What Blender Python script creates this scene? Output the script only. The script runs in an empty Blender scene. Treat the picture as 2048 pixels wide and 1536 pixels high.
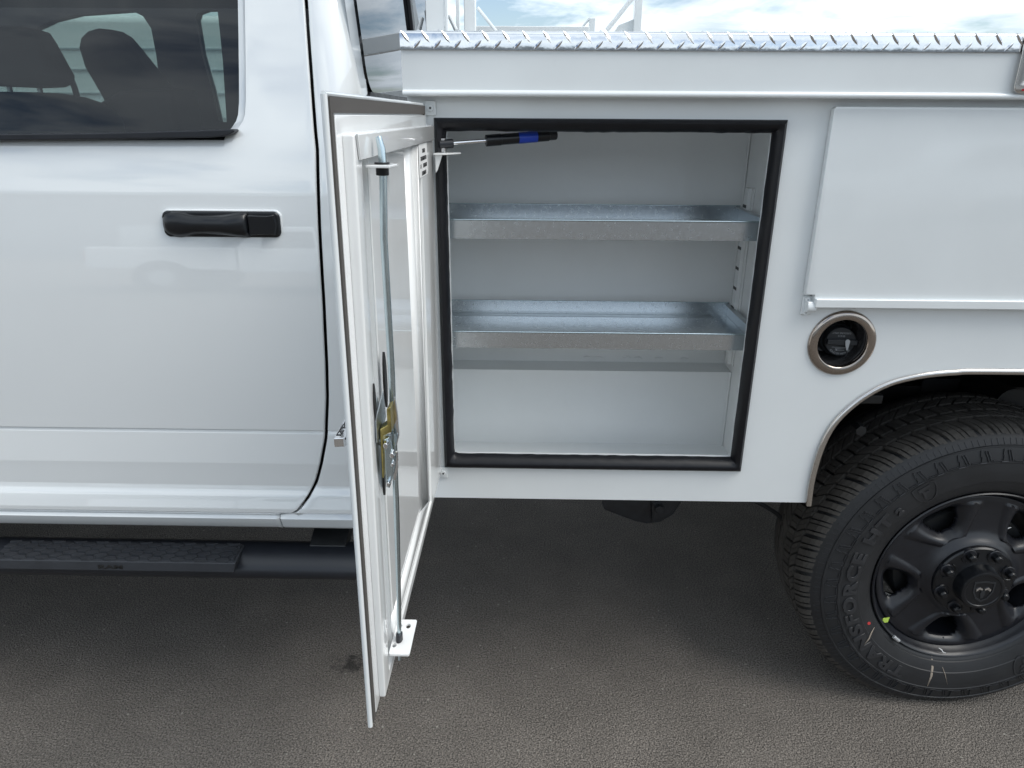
import bpy, bmesh, math, random
from mathutils import Vector, Matrix, noise
R = math.radians
sc = bpy.context.scene
COL = sc.collection
rnd = random.Random(7)

# ------------------------------------------------------------------ camera, sky, sun, exposure
CAMZ, CAMY, FPX = 1.49, -1.42, 1420.0
PITCH, YAW, ROLL = 20.7, 0.9, 0.35
cam_d = bpy.data.cameras.new("camera")
cam = bpy.data.objects.new("camera", cam_d); COL.objects.link(cam)
RM = (Matrix.Rotation(R(YAW), 3, 'Z') @ Matrix.Rotation(R(90 - PITCH), 3, 'X') @ Matrix.Rotation(R(ROLL), 3, 'Z'))
cam.matrix_world = Matrix.Translation((0, CAMY, CAMZ)) @ RM.to_4x4()
cam_d.sensor_width = 36.0; cam_d.lens = 36.0 * FPX / 2048.0
cam_d.clip_start = 0.02; cam_d.clip_end = 3000
sc.camera = cam
sc.view_settings.view_transform = 'Standard'; sc.view_settings.look = 'None'
sc.view_settings.exposure = 0.66; sc.view_settings.gamma = 1.0; sc.view_settings.use_curve_mapping = False
SUN_EL, SUN_AZ = 52.0, 112.0      # azimuth measured from +Y (behind the truck) towards +X
w = bpy.data.worlds.new("World"); sc.world = w; w.use_nodes = True
nt = w.node_tree; nt.nodes.clear()
def nn(nt, t, **k):
    n = nt.nodes.new(t)
    for a, b in k.items():
        if a.startswith('_'): setattr(n, a[1:], b)
        else: n.inputs[a.replace('__', ' ')].default_value = b
    return n
wo = nn(nt, 'ShaderNodeOutputWorld'); bg = nn(nt, 'ShaderNodeBackground', Strength=0.1)
sky = nn(nt, 'ShaderNodeTexSky', _sky_type='NISHITA', _sun_disc=False, _sun_elevation=R(SUN_EL), _sun_rotation=R(SUN_AZ))
tc = nn(nt, 'ShaderNodeTexCoord'); sep = nn(nt, 'ShaderNodeSeparateXYZ'); nt.links.new(tc.outputs['Generated'], sep.inputs[0])
ab = nn(nt, 'ShaderNodeMath', _operation='ABSOLUTE'); nt.links.new(sep.outputs[2], ab.inputs[0])
ad = nn(nt, 'ShaderNodeMath', _operation='ADD'); nt.links.new(ab.outputs[0], ad.inputs[0]); ad.inputs[1].default_value = 0.12
dx = nn(nt, 'ShaderNodeMath', _operation='DIVIDE'); dy = nn(nt, 'ShaderNodeMath', _operation='DIVIDE')
nt.links.new(sep.outputs[0], dx.inputs[0]); nt.links.new(ad.outputs[0], dx.inputs[1])
nt.links.new(sep.outputs[1], dy.inputs[0]); nt.links.new(ad.outputs[0], dy.inputs[1])
cb = nn(nt, 'ShaderNodeCombineXYZ'); nt.links.new(dx.outputs[0], cb.inputs[0]); nt.links.new(dy.outputs[0], cb.inputs[1])
cn = nn(nt, 'ShaderNodeTexNoise', Scale=1.3, Detail=9.0, Roughness=0.58, Distortion=0.35); nt.links.new(cb.outputs[0], cn.inputs['Vector'])
cr = nn(nt, 'ShaderNodeValToRGB'); nt.links.new(cn.outputs['Fac'], cr.inputs[0])
cr.color_ramp.elements[0].position = 0.37; cr.color_ramp.elements[0].color = (0, 0, 0, 1)
cr.color_ramp.elements[1].position = 0.52; cr.color_ramp.elements[1].color = (1, 1, 1, 1)
cn2 = nn(nt, 'ShaderNodeTexNoise', Scale=1.7, Detail=6.0, Roughness=0.5); nt.links.new(cb.outputs[0], cn2.inputs['Vector'])
cr2 = nn(nt, 'ShaderNodeValToRGB'); nt.links.new(cn2.outputs['Fac'], cr2.inputs[0])
cr2.color_ramp.elements[0].position = 0.34; cr2.color_ramp.elements[0].color = (0.68, 0.72, 0.78, 1)
cr2.color_ramp.elements[1].position = 0.60; cr2.color_ramp.elements[1].color = (0.92, 0.95, 1.0, 1)
cs = nn(nt, 'ShaderNodeMix', _data_type='RGBA', _blend_type='MULTIPLY'); cs.inputs['Factor'].default_value = 1
nt.links.new(cr2.outputs[0], cs.inputs[6]); cs.inputs[7].default_value = (8.6, 9.12, 9.25, 1)
mx = nn(nt, 'ShaderNodeMix', _data_type='RGBA'); nt.links.new(cr.outputs[0], mx.inputs['Factor'])
nt.links.new(sky.outputs[0], mx.inputs[6]); nt.links.new(cs.outputs[2], mx.inputs[7])
nt.links.new(mx.outputs[2], bg.inputs[0]); nt.links.new(bg.outputs[0], wo.inputs[0])
sun_d = bpy.data.lights.new("sun", 'SUN'); sun_d.energy = 1.5; sun_d.angle = R(38); sun_d.color = (1, 0.96, 0.9)
sun = bpy.data.objects.new("sun", sun_d); COL.objects.link(sun)
sdir = Vector((math.sin(R(SUN_AZ)) * math.cos(R(SUN_EL)), math.cos(R(SUN_AZ)) * math.cos(R(SUN_EL)), math.sin(R(SUN_EL))))
sun.rotation_euler = sdir.to_track_quat('Z', 'Y').to_euler()
sun.location = (3, 3, 8)

# ------------------------------------------------------------------ measuring helpers
CAM = Vector((0, CAMY, CAMZ))
def ray(px, py): return RM @ Vector(((px - 1024) / FPX, -(py - 768) / FPX, -1))
def at(px, py, y=0.0):
    d = ray(px, py); t = (y - CAMY) / d.y; p = CAM + d * t; return (p.x, p.z)
def atz(px, py, z=0.0):
    d = ray(px, py); t = (z - CAMZ) / d.z; p = CAM + d * t; return (p.x, p.y)
def rz(row, y=0.08, px=400): return at(px, row, y)[1]

# ------------------------------------------------------------------ materials
MATS = {}
def mat(name, base, rough=0.5, metal=0.0, coat=0.0, coat_r=0.03, bump=None, var=None, spec=0.5, emit=None):
    """bump=(scale,strength,dist); var=(scale,amount)"""
    m = bpy.data.materials.new(name); m.use_nodes = True; n = m.node_tree; b = n.nodes['Principled BSDF']
    b.inputs['Base Color'].default_value = (*base, 1); b.inputs['Roughness'].default_value = rough
    b.inputs['Metallic'].default_value = metal; b.inputs['Coat Weight'].default_value = coat
    b.inputs['Coat Roughness'].default_value = coat_r; b.inputs['Coat IOR'].default_value = 1.75; b.inputs['Specular IOR Level'].default_value = spec
    g = nn(n, 'ShaderNodeNewGeometry')
    if var:
        t = nn(n, 'ShaderNodeTexNoise', Scale=var[0], Detail=5.0, Roughness=0.6); n.links.new(g.outputs['Position'], t.inputs['Vector'])
        r = nn(n, 'ShaderNodeMapRange'); n.links.new(t.outputs['Fac'], r.inputs[0])
        r.inputs[1].default_value = .3; r.inputs[2].default_value = .7
        r.inputs[3].default_value = 1 - var[1]; r.inputs[4].default_value = 1 + var[1]
        mm = nn(n, 'ShaderNodeMix', _data_type='RGBA', _blend_type='MULTIPLY'); mm.inputs['Factor'].default_value = 1
        mm.inputs[6].default_value = (*base, 1); n.links.new(r.outputs[0], mm.inputs[7]); n.links.new(mm.outputs[2], b.inputs['Base Color'])
        if rough > .12:
            r2 = nn(n, 'ShaderNodeMapRange'); n.links.new(t.outputs['Fac'], r2.inputs[0]); r2.inputs[1].default_value = .3; r2.inputs[2].default_value = .7
            r2.inputs[3].default_value = rough * .85; r2.inputs[4].default_value = rough * 1.15; n.links.new(r2.outputs[0], b.inputs['Roughness'])
    if bump:
        t = nn(n, 'ShaderNodeTexNoise', Scale=bump[0], Detail=3.0, Roughness=0.5); n.links.new(g.outputs['Position'], t.inputs['Vector'])
        bp = nn(n, 'ShaderNodeBump', Strength=bump[1], Distance=bump[2]); n.links.new(t.outputs['Fac'], bp.inputs['Height'])
        n.links.new(bp.outputs[0], b.inputs['Normal']); n.links.new(bp.outputs[0], b.inputs['Coat Normal'])
    if emit: b.inputs['Emission Color'].default_value = (*emit, 1); b.inputs['Emission Strength'].default_value = 1
    MATS[name] = m; return m
CABW = mat('cab_white_paint', (.77, .795, .80), .35, 0, 1, .008, bump=(1.6, .2, .003), var=(1.5, .015))
CABW.node_tree.nodes['Principled BSDF'].inputs['Coat IOR'].default_value = 2.1
BODW = mat('body_white_paint', (.765, .795, .80), .38, 0, .85, .07, bump=(2.2, .3, .004), var=(5, .02))
INW = mat('liner_white_paint', (.84, .86, .86), .42, 0, .35, .18, bump=(40, .1, .0015), var=(4, .03))
DOORW = mat('door_inner_paint', (.81, .82, .815), .35, 0, .9, .05, bump=(5, .25, .003), var=(6, .02))
BLKP = mat('black_textured_plastic', (.014, .016, .021), .38, 0, .0, .1, bump=(900, .15, .0004), var=(20, .1))
HANDP = mat('black_handle_plastic', (.006, .007, .009), .30, 0, .1, .2, spec=.4)
RUB = mat('black_rubber_seal', (.006, .0065, .009), .42, spec=.35, bump=(60, .25, .0015), var=(30, .2))
STRIP = mat('grey_foam_strip', (.075, .068, .062), .75, bump=(500, .1, .0005))
TYRE = mat('tyre_rubber', (.019, .020, .022), .50, bump=(300, .12, .0006), var=(12, .18))
TREAD = mat('tread_rubber', (.062, .057, .051), .72, bump=(250, .25, .0008), var=(25, .3))
RIMB = mat('black_wheel_paint', (.009, .010, .014), .40, 0, .12, .25, bump=(120, .08, .0006), var=(40, .15))
GALV = mat('galvanised_steel', (.48, .52, .54), .34, 1, bump=(60, .08, .0004), var=(45, .07))
GALVD = mat('galvanised_tray_steel', (.66, .70, .73), .25, 1, var=(90, .018))
ZINC = mat('zinc_rod', (.56, .66, .70), .24, 1, var=(60, .04))
CHROME = mat('chrome', (.82, .82, .83), .07, 1)
GOLD = mat('yellow_chromate_zinc', (.50, .42, .16), .32, 1, var=(90, .4))
DPL = mat('polished_aluminium', (.80, .81, .82), .11, 1, bump=(26, .22, .003), var=(30, .05))
TRIMS = mat('stainless_trim', (.66, .63, .60), .17, 1, bump=(20, .1, .001))
RINGM = mat('filler_ring_nickel', (.42, .37, .33), .13, 1)
CUPB = mat('filler_cup_black', (.018, .018, .019), .22, .0, .3, .1)
CAPB = mat('cap_black', (.022, .024, .027), .38)
UNDER = mat('chassis_black', (.008, .008, .009), .55, var=(10, .3))
UNDER2 = mat('chassis_dark_grey', (.011, .012, .013), .45, var=(10, .3))
SEATM = mat('seat_fabric', (.012, .013, .017), .8, bump=(500, .3, .001))
TYREL = mat('tyre_raised_rubber', (.030, .031, .034), .38, var=(12, .15))
PADM = mat('step_pad_rubber', (.030, .033, .039), .5, bump=(900, .15, .0004), var=(20, .1))
HANGM = mat('hanger_steel', (.022, .024, .028), .32, var=(20, .3))
HEADL = mat('cab_lining', (.018, .019, .022), .9)
WHT = mat('white_label', (.82, .82, .81), .45)
INK = mat('black_print', (.012, .012, .012), .5)
LTXT = mat('pale_grey_print', (.42, .43, .44), .5)
BLUE = mat('blue_label', (.012, .05, .42), .35)
GRN = mat('yellow_green_sticker', (.55, .75, .12), .5)
REDM = mat('red_paint_dot', (.65, .06, .06), .5)
LEAD = mat('wheel_weight_metal', (.68, .70, .72), .35, .7)
CHALK = mat('chalk_mark', (.32, .27, .22), .8)
RED = mat('red_enamel', (.35, .01, .015), .3)
LAMPR = mat('red_lamp_lens', (.3, .01, .01), .15, coat=1)

def glass(name, tint, trans):
    m = bpy.data.materials.new(name); m.use_nodes = True; n = m.node_tree; n.nodes.clear()
    o = nn(n, 'ShaderNodeOutputMaterial'); t = nn(n, 'ShaderNodeBsdfTransparent'); t.inputs[0].default_value = (*[c * trans for c in tint], 1)
    g = nn(n, 'ShaderNodeBsdfGlossy'); g.inputs['Roughness'].default_value = .01; g.inputs['Color'].default_value = (.95, .97, 1, 1)
    ge = nn(n, 'ShaderNodeNewGeometry'); nz = nn(n, 'ShaderNodeTexNoise', Scale=2.5, Detail=1.0); n.links.new(ge.outputs['Position'], nz.inputs['Vector'])
    bp = nn(n, 'ShaderNodeBump', Strength=.15, Distance=.004); n.links.new(nz.outputs['Fac'], bp.inputs['Height']); n.links.new(bp.outputs[0], g.inputs['Normal'])
    f = nn(n, 'ShaderNodeFresnel', IOR=1.55); x = nn(n, 'ShaderNodeMixShader')
    n.links.new(f.outputs[0], x.inputs[0]); n.links.new(t.outputs[0], x.inputs[1]); n.links.new(g.outputs[0], x.inputs[2]); n.links.new(x.outputs[0], o.inputs[0])
    MATS[name] = m; return m
GLS = glass('tinted_glass', (.90, 1.0, .97), .72)
GLD = glass('dark_rear_glass', (.8, .9, 1.0), .10)

def asphalt():
    m = bpy.data.materials.new('asphalt'); m.use_nodes = True; n = m.node_tree; b = n.nodes['Principled BSDF']
    g = nn(n, 'ShaderNodeNewGeometry'); P = g.outputs['Position']
    a = nn(n, 'ShaderNodeTexNoise', Scale=230.0, Detail=5.0, Roughness=.62); n.links.new(P, a.inputs['Vector'])
    v = nn(n, 'ShaderNodeTexVoronoi', Scale=240.0); n.links.new(P, v.inputs['Vector'])
    L = nn(n, 'ShaderNodeTexNoise', Scale=5.0, Detail=6.0, Roughness=.65); n.links.new(P, L.inputs['Vector'])
    r = nn(n, 'ShaderNodeValToRGB'); n.links.new(a.outputs['Fac'], r.inputs[0]); e = r.color_ramp.elements
    e[0].position = .36; e[0].color = (.042, .038, .034, 1); e[1].position = .67; e[1].color = (.32, .285, .25, 1)
    lr = nn(n, 'ShaderNodeMapRange'); n.links.new(L.outputs['Fac'], lr.inputs[0]); lr.inputs[1].default_value = .3; lr.inputs[2].default_value = .7; lr.inputs[3].default_value = .84; lr.inputs[4].default_value = 1.14
    m1 = nn(n, 'ShaderNodeMix', _data_type='RGBA', _blend_type='MULTIPLY'); m1.inputs['Factor'].default_value = 1
    n.links.new(r.outputs[0], m1.inputs[6]); n.links.new(lr.outputs[0], m1.inputs[7])
    # pale chips: a few random voronoi cells
    vs = nn(n, 'ShaderNodeTexVoronoi', Scale=85.0); n.links.new(P, vs.inputs['Vector'])
    sp = nn(n, 'ShaderNodeSeparateColor'); n.links.new(vs.outputs['Color'], sp.inputs[0])
    gt = nn(n, 'ShaderNodeMath', _operation='GREATER_THAN'); gt.inputs[1].default_value = .990; n.links.new(sp.outputs[0], gt.inputs[0])
    ld = nn(n, 'ShaderNodeMath', _operation='LESS_THAN'); ld.inputs[1].default_value = .26; n.links.new(vs.outputs['Distance'], ld.inputs[0])
    mu = nn(n, 'ShaderNodeMath', _operation='MULTIPLY'); n.links.new(gt.outputs[0], mu.inputs[0]); n.links.new(ld.outputs[0], mu.inputs[1])
    m2 = nn(n, 'ShaderNodeMix', _data_type='RGBA'); n.links.new(mu.outputs[0], m2.inputs['Factor']); n.links.new(m1.outputs[2], m2.inputs[6]); m2.inputs[7].default_value = (.34, .32, .28, 1)
    # oil stain
    ox, oy = atz(700, 1328)
    sb = nn(n, 'ShaderNodeVectorMath', _operation='SUBTRACT'); n.links.new(P, sb.inputs[0]); sb.inputs[1].default_value = (ox, oy, 0)
    ln = nn(n, 'ShaderNodeVectorMath', _operation='LENGTH'); n.links.new(sb.outputs[0], ln.inputs[0])
    sn = nn(n, 'ShaderNodeTexNoise', Scale=34.0, Detail=5.0, Roughness=.6); n.links.new(P, sn.inputs['Vector'])
    sm = nn(n, 'ShaderNodeMath', _operation='MULTIPLY_ADD'); n.links.new(sn.outputs['Fac'], sm.inputs[0]); sm.inputs[1].default_value = .16; n.links.new(ln.outputs['Value'], sm.inputs[2])
    sr = nn(n, 'ShaderNodeMapRange', _interpolation_type='SMOOTHSTEP'); n.links.new(sm.outputs[0], sr.inputs[0]); sr.inputs[1].default_value = .085; sr.inputs[2].default_value = .135; sr.inputs[3].default_value = .75; sr.inputs[4].default_value = 0
    m3 = nn(n, 'ShaderNodeMix', _data_type='RGBA'); n.links.new(sr.outputs[0], m3.inputs['Factor']); n.links.new(m2.outputs[2], m3.inputs[6]); m3.inputs[7].default_value = (.012, .011, .010, 1)
    n.links.new(m3.outputs[2], b.inputs['Base Color']); b.inputs['Roughness'].default_value = .82; b.inputs['Specular IOR Level'].default_value = .35
    ad = nn(n, 'ShaderNodeMath', _operation='SUBTRACT'); n.links.new(a.outputs['Fac'], ad.inputs[0]); n.links.new(v.outputs['Distance'], ad.inputs[1])
    bp = nn(n, 'ShaderNodeBump', Strength=1.0, Distance=.0045); n.links.new(ad.outputs[0], bp.inputs['Height']); n.links.new(bp.outputs[0], b.inputs['Normal'])
    return m
ASPH = asphalt()

# ------------------------------------------------------------------ mesh helpers
class MB:
    def __init__(s, f=None): s.v = []; s.f = []; s.map = f
    def add(s, vs, fs):
        o = len(s.v)
        for p in vs: s.v.append(tuple(s.map(*p)) if s.map else tuple(p))
        for f in fs: s.f.append(tuple(i + o for i in f))
        return s
    def box(s, x0, x1, y0, y1, z0, z1):
        return s.add([(x, y, z) for x in (x0, x1) for y in (y0, y1) for z in (z0, z1)],
                     [(0, 1, 3, 2), (4, 6, 7, 5), (0, 4, 5, 1), (2, 3, 7, 6), (0, 2, 6, 4), (1, 5, 7, 3)])
    def prism(s, loop, fn0, fn1):
        n = len(loop)
        return s.add([fn0(*p) for p in loop] + [fn1(*p) for p in loop],
                     [tuple(range(n)), tuple(range(2 * n - 1, n - 1, -1))] + [(i, i + n, (i + 1) % n + n, (i + 1) % n) for i in range(n)])
    def xz(s, loop, y0, y1): return s.prism(loop, lambda a, b: (a, y0, b), lambda a, b: (a, y1, b))
    def cyl(s, p0, p1, r0, r1=None, n=20, cap=True):
        r1 = r0 if r1 is None else r1
        p0, p1 = Vector(p0), Vector(p1); d = (p1 - p0).normalized()
        a = d.orthogonal().normalized(); b = d.cross(a); o = []
        for p, r in ((p0, r0), (p1, r1)):
            for i in range(n):
                t = 2 * math.pi * i / n; o.append(tuple(p + a * math.cos(t) * r + b * math.sin(t) * r))
        fs = [(i, (i + 1) % n, (i + 1) % n + n, i + n) for i in range(n)]
        if cap: fs += [tuple(range(n - 1, -1, -1)), tuple(range(n, 2 * n))]
        return s.add(o, fs)
    def tube(s, pts, r, n=12, cap=True):
        pts = [Vector(p) for p in pts]; o = []; N = len(pts)
        a = (pts[1] - pts[0]).normalized().orthogonal().normalized()
        for k, p in enumerate(pts):
            d = (pts[min(k + 1, N - 1)] - pts[max(k - 1, 0)]).normalized()
            a = (a - d * a.dot(d)).normalized(); b = d.cross(a)
            rr = r[k] if isinstance(r, (list, tuple)) else r
            for i in range(n):
                t = 2 * math.pi * i / n; o.append(tuple(p + a * math.cos(t) * rr + b * math.sin(t) * rr))
        fs = [(k * n + i, k * n + (i + 1) % n, (k + 1) * n + (i + 1) % n, (k + 1) * n + i) for k in range(N - 1) for i in range(n)]
        if cap: fs += [tuple(range(n - 1, -1, -1)), tuple(range((N - 1) * n, N * n))]
        return s.add(o, fs)
    def lathe(s, prof, c, n=96, close=False):       # prof: (r, y); axis along Y through c=(x,z)
        o = []; M = len(prof)
        for i in range(n):
            t = 2 * math.pi * i / n
            for r, y in prof: o.append((c[0] + r * math.cos(t), y, c[1] + r * math.sin(t)))
        rng = M if close else M - 1
        return s.add(o, [(i * M + j, i * M + (j + 1) % M, ((i + 1) % n) * M + (j + 1) % M, ((i + 1) % n) * M + j) for i in range(n) for j in range(rng)])
    def build(s, name, m, parent=None, smooth=True, ang=35, bev=0, seg=2, sol=0, kind=None, label=None, weld=False):
        me = bpy.data.meshes.new(name); me.from_pydata(s.v, [], s.f)
        bm = bmesh.new(); bm.from_mesh(me)
        if weld: bmesh.ops.remove_doubles(bm, verts=bm.verts, dist=1e-5)
        bmesh.ops.recalc_face_normals(bm, faces=bm.faces); bm.to_mesh(me); bm.free()
        return link(name, me, m, parent, smooth, ang, bev, seg, sol, kind, label)
def link(name, me, m, parent=None, smooth=True, ang=35, bev=0, seg=2, sol=0, kind=None, label=None):
    o = bpy.data.objects.new(name, me); COL.objects.link(o)
    if m and not me.materials: me.materials.append(m)
    if smooth:
        me.polygons.foreach_set('use_smooth', [True] * len(me.polygons)); me.set_sharp_from_angle(angle=R(ang))
    if sol:
        q = o.modifiers.new('solid', 'SOLIDIFY'); q.thickness = abs(sol); q.offset = -1 if sol > 0 else 1
    if bev:
        q = o.modifiers.new('bevel', 'BEVEL'); q.width = bev; q.segments = seg; q.limit_method = 'ANGLE'; q.angle_limit = R(30); q.harden_normals = smooth
    if parent: o.parent = parent
    if kind: o['kind'] = kind
    if label: o['label'] = label
    return o
def curve_mesh(cu, fn):
    o = bpy.data.objects.new('tmp', cu); COL.objects.link(o)
    dg = bpy.context.evaluated_depsgraph_get(); dg.update()
    me = bpy.data.meshes.new_from_object(o.evaluated_get(dg)); bpy.data.objects.remove(o); bpy.data.curves.remove(cu)
    for v in me.vertices: v.co = Vector(fn(*v.co))
    bm = bmesh.new(); bm.from_mesh(me); bmesh.ops.remove_doubles(bm, verts=bm.verts, dist=1e-6)
    bmesh.ops.recalc_face_normals(bm, faces=bm.faces); bm.to_mesh(me); bm.free()
    me.materials.clear(); return me
def plate(name, loops, t, fn, m, parent=None, bevel=0.0, bres=2, ang=35, **k):
    """flat plate with holes: loops in 2D (first outer); centred in w on 0, total thickness t"""
    cu = bpy.data.curves.new('c', 'CURVE'); cu.dimensions = '2D'; cu.fill_mode = 'BOTH'
    cu.extrude = max(t / 2 - bevel, 0); cu.bevel_depth = bevel; cu.bevel_resolution = bres; cu.offset = -bevel if bevel else 0
    for lp in loops:
        sp = cu.splines.new('POLY'); sp.points.add(len(lp) - 1); sp.use_cyclic_u = True
        for i, p in enumerate(lp): sp.points[i].co = (p[0], p[1], 0, 1)
    return link(name, curve_mesh(cu, fn), m, parent, ang=ang, **k)
def text_mesh(txt, size, ext, fn, name, m, parent, spacing=1.0, align='CENTER', bold=0.0, **k):
    cu = bpy.data.curves.new('t', 'FONT'); cu.body = txt; cu.size = size; cu.extrude = ext; cu.space_character = spacing
    cu.align_x = align; cu.align_y = 'CENTER'; cu.offset = bold; cu.resolution_u = 3
    return link(name, curve_mesh(cu, fn), m, parent, smooth=False, **k)
def empty(name, loc=(0, 0, 0), parent=None, label=None, cat=None, group=None):
    o = bpy.data.objects.new(name, None); COL.objects.link(o); o.location = loc
    o.empty_display_size = .1
    if parent: o.parent = parent
    if label: o['label'] = label
    if cat: o['category'] = cat
    if group: o['group'] = group
    return o
def arc(cx, cy, r, a0, a1, n=8): return [(cx + r * math.cos(R(a0 + (a1 - a0) * i / n)), cy + r * math.sin(R(a0 + (a1 - a0) * i / n))) for i in range(n + 1)]
def rrect(x0, x1, z0, z1, r, n=6):
    return arc(x1 - r, z1 - r, r, 0, 90, n) + arc(x0 + r, z1 - r, r, 90, 180, n) + arc(x0 + r, z0 + r, r, 180, 270, n) + arc(x1 - r, z0 + r, r, 270, 360, n)
def circ(cx, cy, r, n=48): return [(cx + r * math.cos(2 * math.pi * i / n), cy + r * math.sin(2 * math.pi * i / n)) for i in range(n)]
def XZ(y): return lambda u, v, w: (u, y + w, v)
def ip(pts, x):
    if x <= pts[0][0]: return pts[0][1]
    for (a, b), (c, d) in zip(pts, pts[1:]):
        if x <= c: return b + (d - b) * (x - a) / (c - a) if c > a else d
    return pts[-1][1]
def sip(pts, x):   # smooth (hermite) interpolation
    n = len(pts)
    if x <= pts[0][0]: return pts[0][1]
    if x >= pts[-1][0]: return pts[-1][1]
    for i in range(n - 1):
        if x <= pts[i + 1][0]:
            x0, y0 = pts[i]; x1, y1 = pts[i + 1]; h = x1 - x0
            m0 = (y1 - pts[i - 1][1]) / (x1 - pts[i - 1][0]) if i else (y1 - y0) / h
            m1 = (pts[i + 2][1] - y0) / (pts[i + 2][0] - x0) if i < n - 2 else (y1 - y0) / h
            t = (x - x0) / h
            return (2*t**3-3*t*t+1)*y0 + (t**3-2*t*t+t)*h*m0 + (-2*t**3+3*t*t)*y1 + (t**3-t*t)*h*m1

# ------------------------------------------------------------------ ground
g = MB(); g.add([(-400, -400, 0), (400, -400, 0), (400, 400, 0), (-400, 400, 0)], [(0, 1, 2, 3)])
go = g.build('ground', ASPH, smooth=False); go['kind'] = 'structure'; go['label'] = 'dark grey asphalt parking lot with an oil stain'

# ================================================================== THE TRUCK
T = empty('work_truck', (0, 1, 0), label='white crew cab utility truck with its side compartment door standing open', cat='truck')
T.location = (0, 0, 0)

# ---------------- cab side: profile y(z) of the sheet metal
prof_rows = [(-420, .42), (-330, .30), (-150, .205), (0, .165), (150, .132), (250, .1135), (300, .105), (345, .0975), (400, .090), (500, .079), (600, .0715), (720, .066), (851, .063)]
prof2 = [(853, .067), (860, .064), (915, .054), (925, .054), (958, .053), (972, .044), (996, .034), (1003, .034), (1009, .044), (1012, .041), (1017, .0365), (1022, .039), (1036, .047), (1041, .054), (1043, .064)]
PZ = sorted([(rz(r), y) for r, y in prof_rows]); PZ2 = sorted([(rz(r), y) for r, y in prof2])
ZC = rz(852)
def ycab(z): return sip(PZ, z) if z >= ZC else ip(PZ2, z)
gap = sorted([(rz(r), at(px, r, .08)[0]) for px, r in [(560, -150), (583, 0), (604, 150), (618, 260), (624, 300), (634, 450), (646, 600), (653, 720), (655, 790), (652, 870), (645, 915), (636, 950), (622, 977), (606, 997)]])
Z_DB = rz(1011)
def xgap(z): return ip(gap, z)
ZBELT = rz(281); ZTOPW = 1.80
win = sorted([(rz(r), at(px, r, .11)[0]) for px, r in [(440, -60), (447, 0), (454, 60), (462, 140), (467, 200), (467, 230), (463, 246), (456, 256), (446, 262)]])
XL_D = -1.52    # front edge of the rear door
def zlist(a, b, n, extra=()):
    zs = [a + (b - a) * i / n for i in range(n + 1)] + [e for e in extra if a < e < b]
    return sorted(set(round(z, 5) for z in zs))
EXZ = [z + d for z, _ in PZ2 for d in (0, .0008)] + [ZC - .0006, ZC + .0006]
def grid(mb, zs, xl, xr, cols, yf):
    vs = []; n = len(cols)
    for z in zs:
        a, b = xl(z), xr(z)
        for c in cols:
            x = a + (b - a) * c if not isinstance(c, tuple) else (a + c[1] if c[0] == 'L' else b + c[1])
            vs.append((x, yf(x, z), z))
    mb.add(vs, [(i * n + j, i * n + j + 1, (i + 1) * n + j + 1, (i + 1) * n + j) for i in range(len(zs) - 1) for j in range(n - 1)])
def door_y(x, z, e=None):
    y = ycab(z)
    return y
lin = [i / 10 for i in range(11)]
RD = empty('rear_cab_door', parent=T)
# lower part with the rounded bottom corner
def xr_door(z):
    x = xgap(z); zc = rz(997)
    if z < zc:
        t = max(0, min(1, (zc - z) / (zc - Z_DB))); x = xgap(zc) - .052 * t ** 1.7
    return x
def xsplit(z):
    if z >= ZBELT: return xwin(z)
    t = max(0, min(1, (1.25 - z) / .3)); return XWB - .16 * t * t * (3 - 2 * t)
def xwin(z): return ip(win, z) if z < win[-1][0] else win[-1][1] - (z - win[-1][0]) * .25
XWB = xwin(ZBELT)
def yfr(x, z):
    a, b = xsplit(z), xr_door(z); y = ycab(z); d = x - a; e = b - x
    if z > ZBELT - 1e-6:
        k = ip([(0, .017), (.002, .012), (.016, .006), (.020, .0008), (.028, 0)], d)
        k *= max(0, min(1, (z - ZBELT) / .035)) if d > .003 else (1 if z > ZBELT + .001 else 0)
    else: k = 0
    if e < 1e-4: k += .003
    elif e < .0035: k += .0005
    return y + k
mb = MB(); zs = zlist(Z_DB, ZBELT, 46, EXZ)
if abs(zs[-1] - ZBELT) > 1e-9: zs[-1] = ZBELT
grid(mb, zs, lambda z: XL_D, xsplit, lin, lambda x, z: ycab(z))
zs2 = zs + zlist(ZBELT, 1.93, 40)[1:]
grid(mb, zs2, xsplit, xr_door, [('L', 0), ('L', .002), ('L', .016), ('L', .020), ('L', .028), .45, .7, ('R', -.016), ('R', -.010), ('R', -.003), ('R', 0)], yfr)
mb.build('door_skin', CABW, RD, ang=32, sol=.025, weld=True)
# window frame, rear leg
mb = MB(); zs = zlist(1.80, 1.93, 6); grid(mb, zs, lambda z: XL_D, xwin, lin, lambda x, z: ycab(z) + .001); mb.build('window_frame', CABW, RD, sol=.02)
mb = MB(); zs = zlist(ZBELT, 1.80, 16); grid(mb, zs, lambda z: XL_D, lambda z: XL_D + .07, [0, .5, 1], lambda x, z: ycab(z) + .001); mb.build('window_frame', BLKP, RD, sol=.02)
mb = MB(); zs = zlist(ZBELT - .01, 1.82, 20); grid(mb, zs, lambda z: XL_D + .03, lambda z: xwin(z) + .012, lin, lambda x, z: ycab(z) + .019); mb.build('window_glass', GLS, RD)
# belt moulding: black strip that tapers to a point
top = [at(px, r, .10) for px, r in [(-700, 268), (0, 268), (200, 266), (380, 261), (440, 259), (470, 258), (474, 260)]]
bot = [at(px, r, .10) for px, r in [(472, 264), (464, 269), (448, 273), (420, 275), (300, 277), (0, 281), (-700, 284)]]
mb = MB(); mb.xz(top + bot, .088, .118); mb.build('belt_moulding', BLKP, RD, bev=.0025)
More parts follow.
